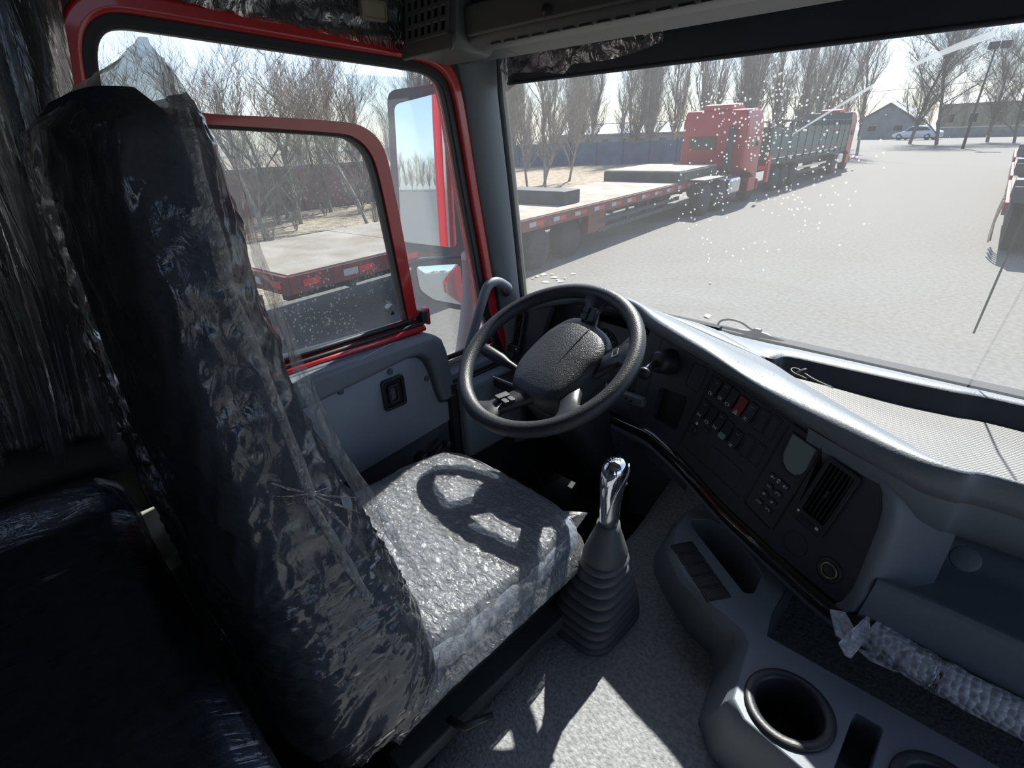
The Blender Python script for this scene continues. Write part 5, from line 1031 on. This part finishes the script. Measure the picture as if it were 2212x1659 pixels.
for i, p in enumerate(sp_):
    t_ = (sp_[min(i+1, len(sp_)-1)]-sp_[max(i-1, 0)]).normalized(); s_ = V((0, 1, 0))-t_*t_.y; s_.normalize(); wd = .005+.002*ns(p*30)
    P.append([p-s_*wd, p+V((.006, 0, 0)), p+s_*wd])
SEAM = film('film_seam', haze=.3, gloss=.12, rough=.2, bump=1, bscale=120); loft('welded_seam', P, SEAM, bag, closed=False)
for k, (ex, ey) in enumerate([(560, 1035), (575, 1072), (590, 1100), (770, 1025), (790, 1075), (785, 1110), (770, 1160), (720, 1010), (730, 1190), (640, 1170)]):
    a = at(668, 1066, 0, -.447); b = at(ex, ey, 0, -.452); m_ = a.lerp(b, .45)+V((.004, 0, .001)); n_ = V((0, .0012, .0016))
    mk('gathered_fold', [a-n_*.3, a+n_*.3, m_+n_+V((.004, 0, 0)), b, m_-n_], [(0, 1, 2, 4), (4, 2, 3)], SEAM, bag)
# hanging loose sheet in front of the backrest
def sheet(a, b):
    pts0 = [(500, 330), (545, 560), (612, 745), (680, 920), (760, 1060), (850, 1180)]; pts1 = [(520, 400), (575, 560), (655, 780), (735, 960), (850, 1130), (925, 1270)]
    k = a*5; i = min(int(k), 4); t_ = k-i; f = lambda L_: (L_[i][0]*(1-t_)+L_[i+1][0]*t_, L_[i][1]*(1-t_)+L_[i+1][1]*t_)
    p, q = f(pts0), f(pts1); x, y = p[0]+(q[0]-p[0])*b, p[1]+(q[1]-p[1])*b; r_ = at(x, y, 0, -.47-.05*b); r_.x += .008*ns((a*9, b*2, 3))+.004*ns((a*30, b*5, 3)); return r_
grid('loose_edge', sheet, 60, 8, film('bag_edge_film', haze=.16, gloss=.06, rough=.15, bump=.5, bscale=30), bag)
# cushion film with a pointed corner
CF = film('cushion_film', haze=.3, gloss=.07, rough=.14, bump=1, bscale=55, aniso=(1, 1.6, 1))
def cfp(a, b):
    u, v = a*2-1, b*2-1; e = .42; x = SX+(CW+.018)*u; y = .46+(.29)*v
    r_ = (abs(u)**5+abs(v)**5)**.2; z = 1.858-.004*r_-.085*max(0, r_-.84)/.16*(1.0 if r_ > .84 else 0)
    s_ = 1 if r_ < 1 else 1/r_; x, y = SX+(x-SX)*s_, .46+(y-.46)*s_
    q = V((x*16+y*7, y*16-x*5, 1)); z += .0045*ridged(q*.8)**4+.002*ns(q*2.4); return V((x, y, z))
o = grid('cushion_cover_film', cfp, 110, 110, CF); tag(o, 'crinkled clear plastic film over the driver seat cushion', 'plastic cover')
p = [at(1185, 1102, 2, 1.835), at(1262, 1106, 2, 1.838), at(1270, 1108, 2, 1.83), at(1240, 1150, 2, 1.80), at(1205, 1200, 2, 1.78)]
mk('pointed_corner', [p[0], p[1], p[2], p[3], p[4], p[0].lerp(p[4], .5)+V((.0, 0, -.01)), (p[0]+p[2]+p[4])/3+V((0, 0, .012))], [(0, 1, 6), (1, 2, 6), (2, 3, 6), (3, 4, 6), (4, 5, 6), (5, 0, 6)], film('corner_film', haze=.3, gloss=.12, rough=.15, bump=.8, bscale=60), o, smooth=False)
def side(a, b):
    pt = [(955, 1330), (1010, 1310), (1090, 1285), (1170, 1215), (1225, 1165)]; pb = [(945, 1450), (1010, 1410), (1075, 1365), (1160, 1275), (1222, 1185)]
    k = a*4; i = min(int(k), 3); t_ = k-i; f = lambda L_: (L_[i][0]*(1-t_)+L_[i+1][0]*t_, L_[i][1]*(1-t_)+L_[i+1][1]*t_); u, v = f(pt), f(pb)
    r_ = at(u[0]+(v[0]-u[0])*b, u[1]+(v[1]-u[1])*b, 0, -.462); r_.x += .008*ns((a*12, b*3, 8))+.004*ns((a*40, b*9, 2)); return r_
grid('side_skirt', side, 60, 14, film('bag_edge_film'), o)
# ================================================================== BUNK
bk = root('sleeper_bunk', 'dark navy sleeper bunk mattress behind the driver seat', 'bunk', (-.05, -.33, 1.5))
NAVB = mat('bunk_fabric', (.045, .055, .095), .85, bump=.4, bscale=300, cvar=.3, cscale=60)
def bkr(x, g=0):
    k = max(0, (-.97-x)/.09); zt = 2.055-.035*k*k+.055/(1+math.exp((x+.965)/.006)); yf = .022-.02*k*k  # raised step at the left end is added to catch a bright highlight
    return [V((x, -.7, 1.9)), V((x, -.72, 1.96-g)), V((x, -.72, zt-.02)), V((x, -.68, zt+g)), V((x, -.35, zt+.006+g)), V((x, yf-.06, zt+g)), V((x, yf-.02, zt-.008+g)), V((x, yf+g, zt-.03+g*.5)), V((x, yf+.006+g, zt-.08)), V((x, yf+g*.5, 1.93)), V((x, yf-.03, 1.9))]
xs_ = [-1.06, -1.055, -1.04, -1.02, -1.0, -.985, -.977, -.971, -.965, -.959, -.953, -.945, -.92, -.87]+[-.82+.19*i for i in range(11)]
loft('mattress', [bkr(x) for x in xs_], NAVB, bk, bev=.01)
bx('bunk_base', (-.05, -.36, 1.6), (1.9, .6, .62), TRIMD, bk, bev=.01)
BFM = film('bunk_film', tint=(.9, .91, .94), haze=.03, gloss=.05, rough=.14, bump=.6, bscale=16, aniso=(5, .6, 1))
rows = []
for i in range(260):
    x = -1.075+1.6*i/259; R_ = bkr(max(x, -1.06), .008); rr_ = []
    for j in range(2, len(R_)-1):
        for s_ in range(5):
            p = R_[j].lerp(R_[j+1], s_/5); q = V((x*26+p.y*6, p.y*3, p.z*5)); p = p+V((0, 0, 1))*(.004*ridged(q)**5+.0015*ns(q*2.2))+V((0, .003*ridged(q+V((3, 0, 0)))**4, 0)); p.x = x; rr_.append(p)
    rows.append(rr_)
o = loft('bunk_cover_film', rows, BFM, None, closed=False); tag(o, 'clear plastic sheet with fine creases over the bunk mattress', 'plastic cover')
o = root('storage_tray', 'cream storage tray in the gap between the bunk and the seat', 'tray', (-.9, .06, 1.9)); CRM = mat('cream_plastic', (.45, .43, .36), .35)
c = at(345, 1140, 2, 1.98); extr('tray_shell', rnd_poly([(-.09, -.035), (.1, -.035), (.09, .03), (-.08, .03)], .012), CRM, o, Fr(c, (1, 0, 0), (0, 1, .1)), -.03, 0, bev=.008); extr('tray_lip', rnd_poly([(-.1, -.045), (.11, -.045), (.11, -.035), (-.1, -.035)], .003), TRIMG, o, Fr(c, (1, 0, 0), (0, 1, .1)), -.03, .006, bev=.003)
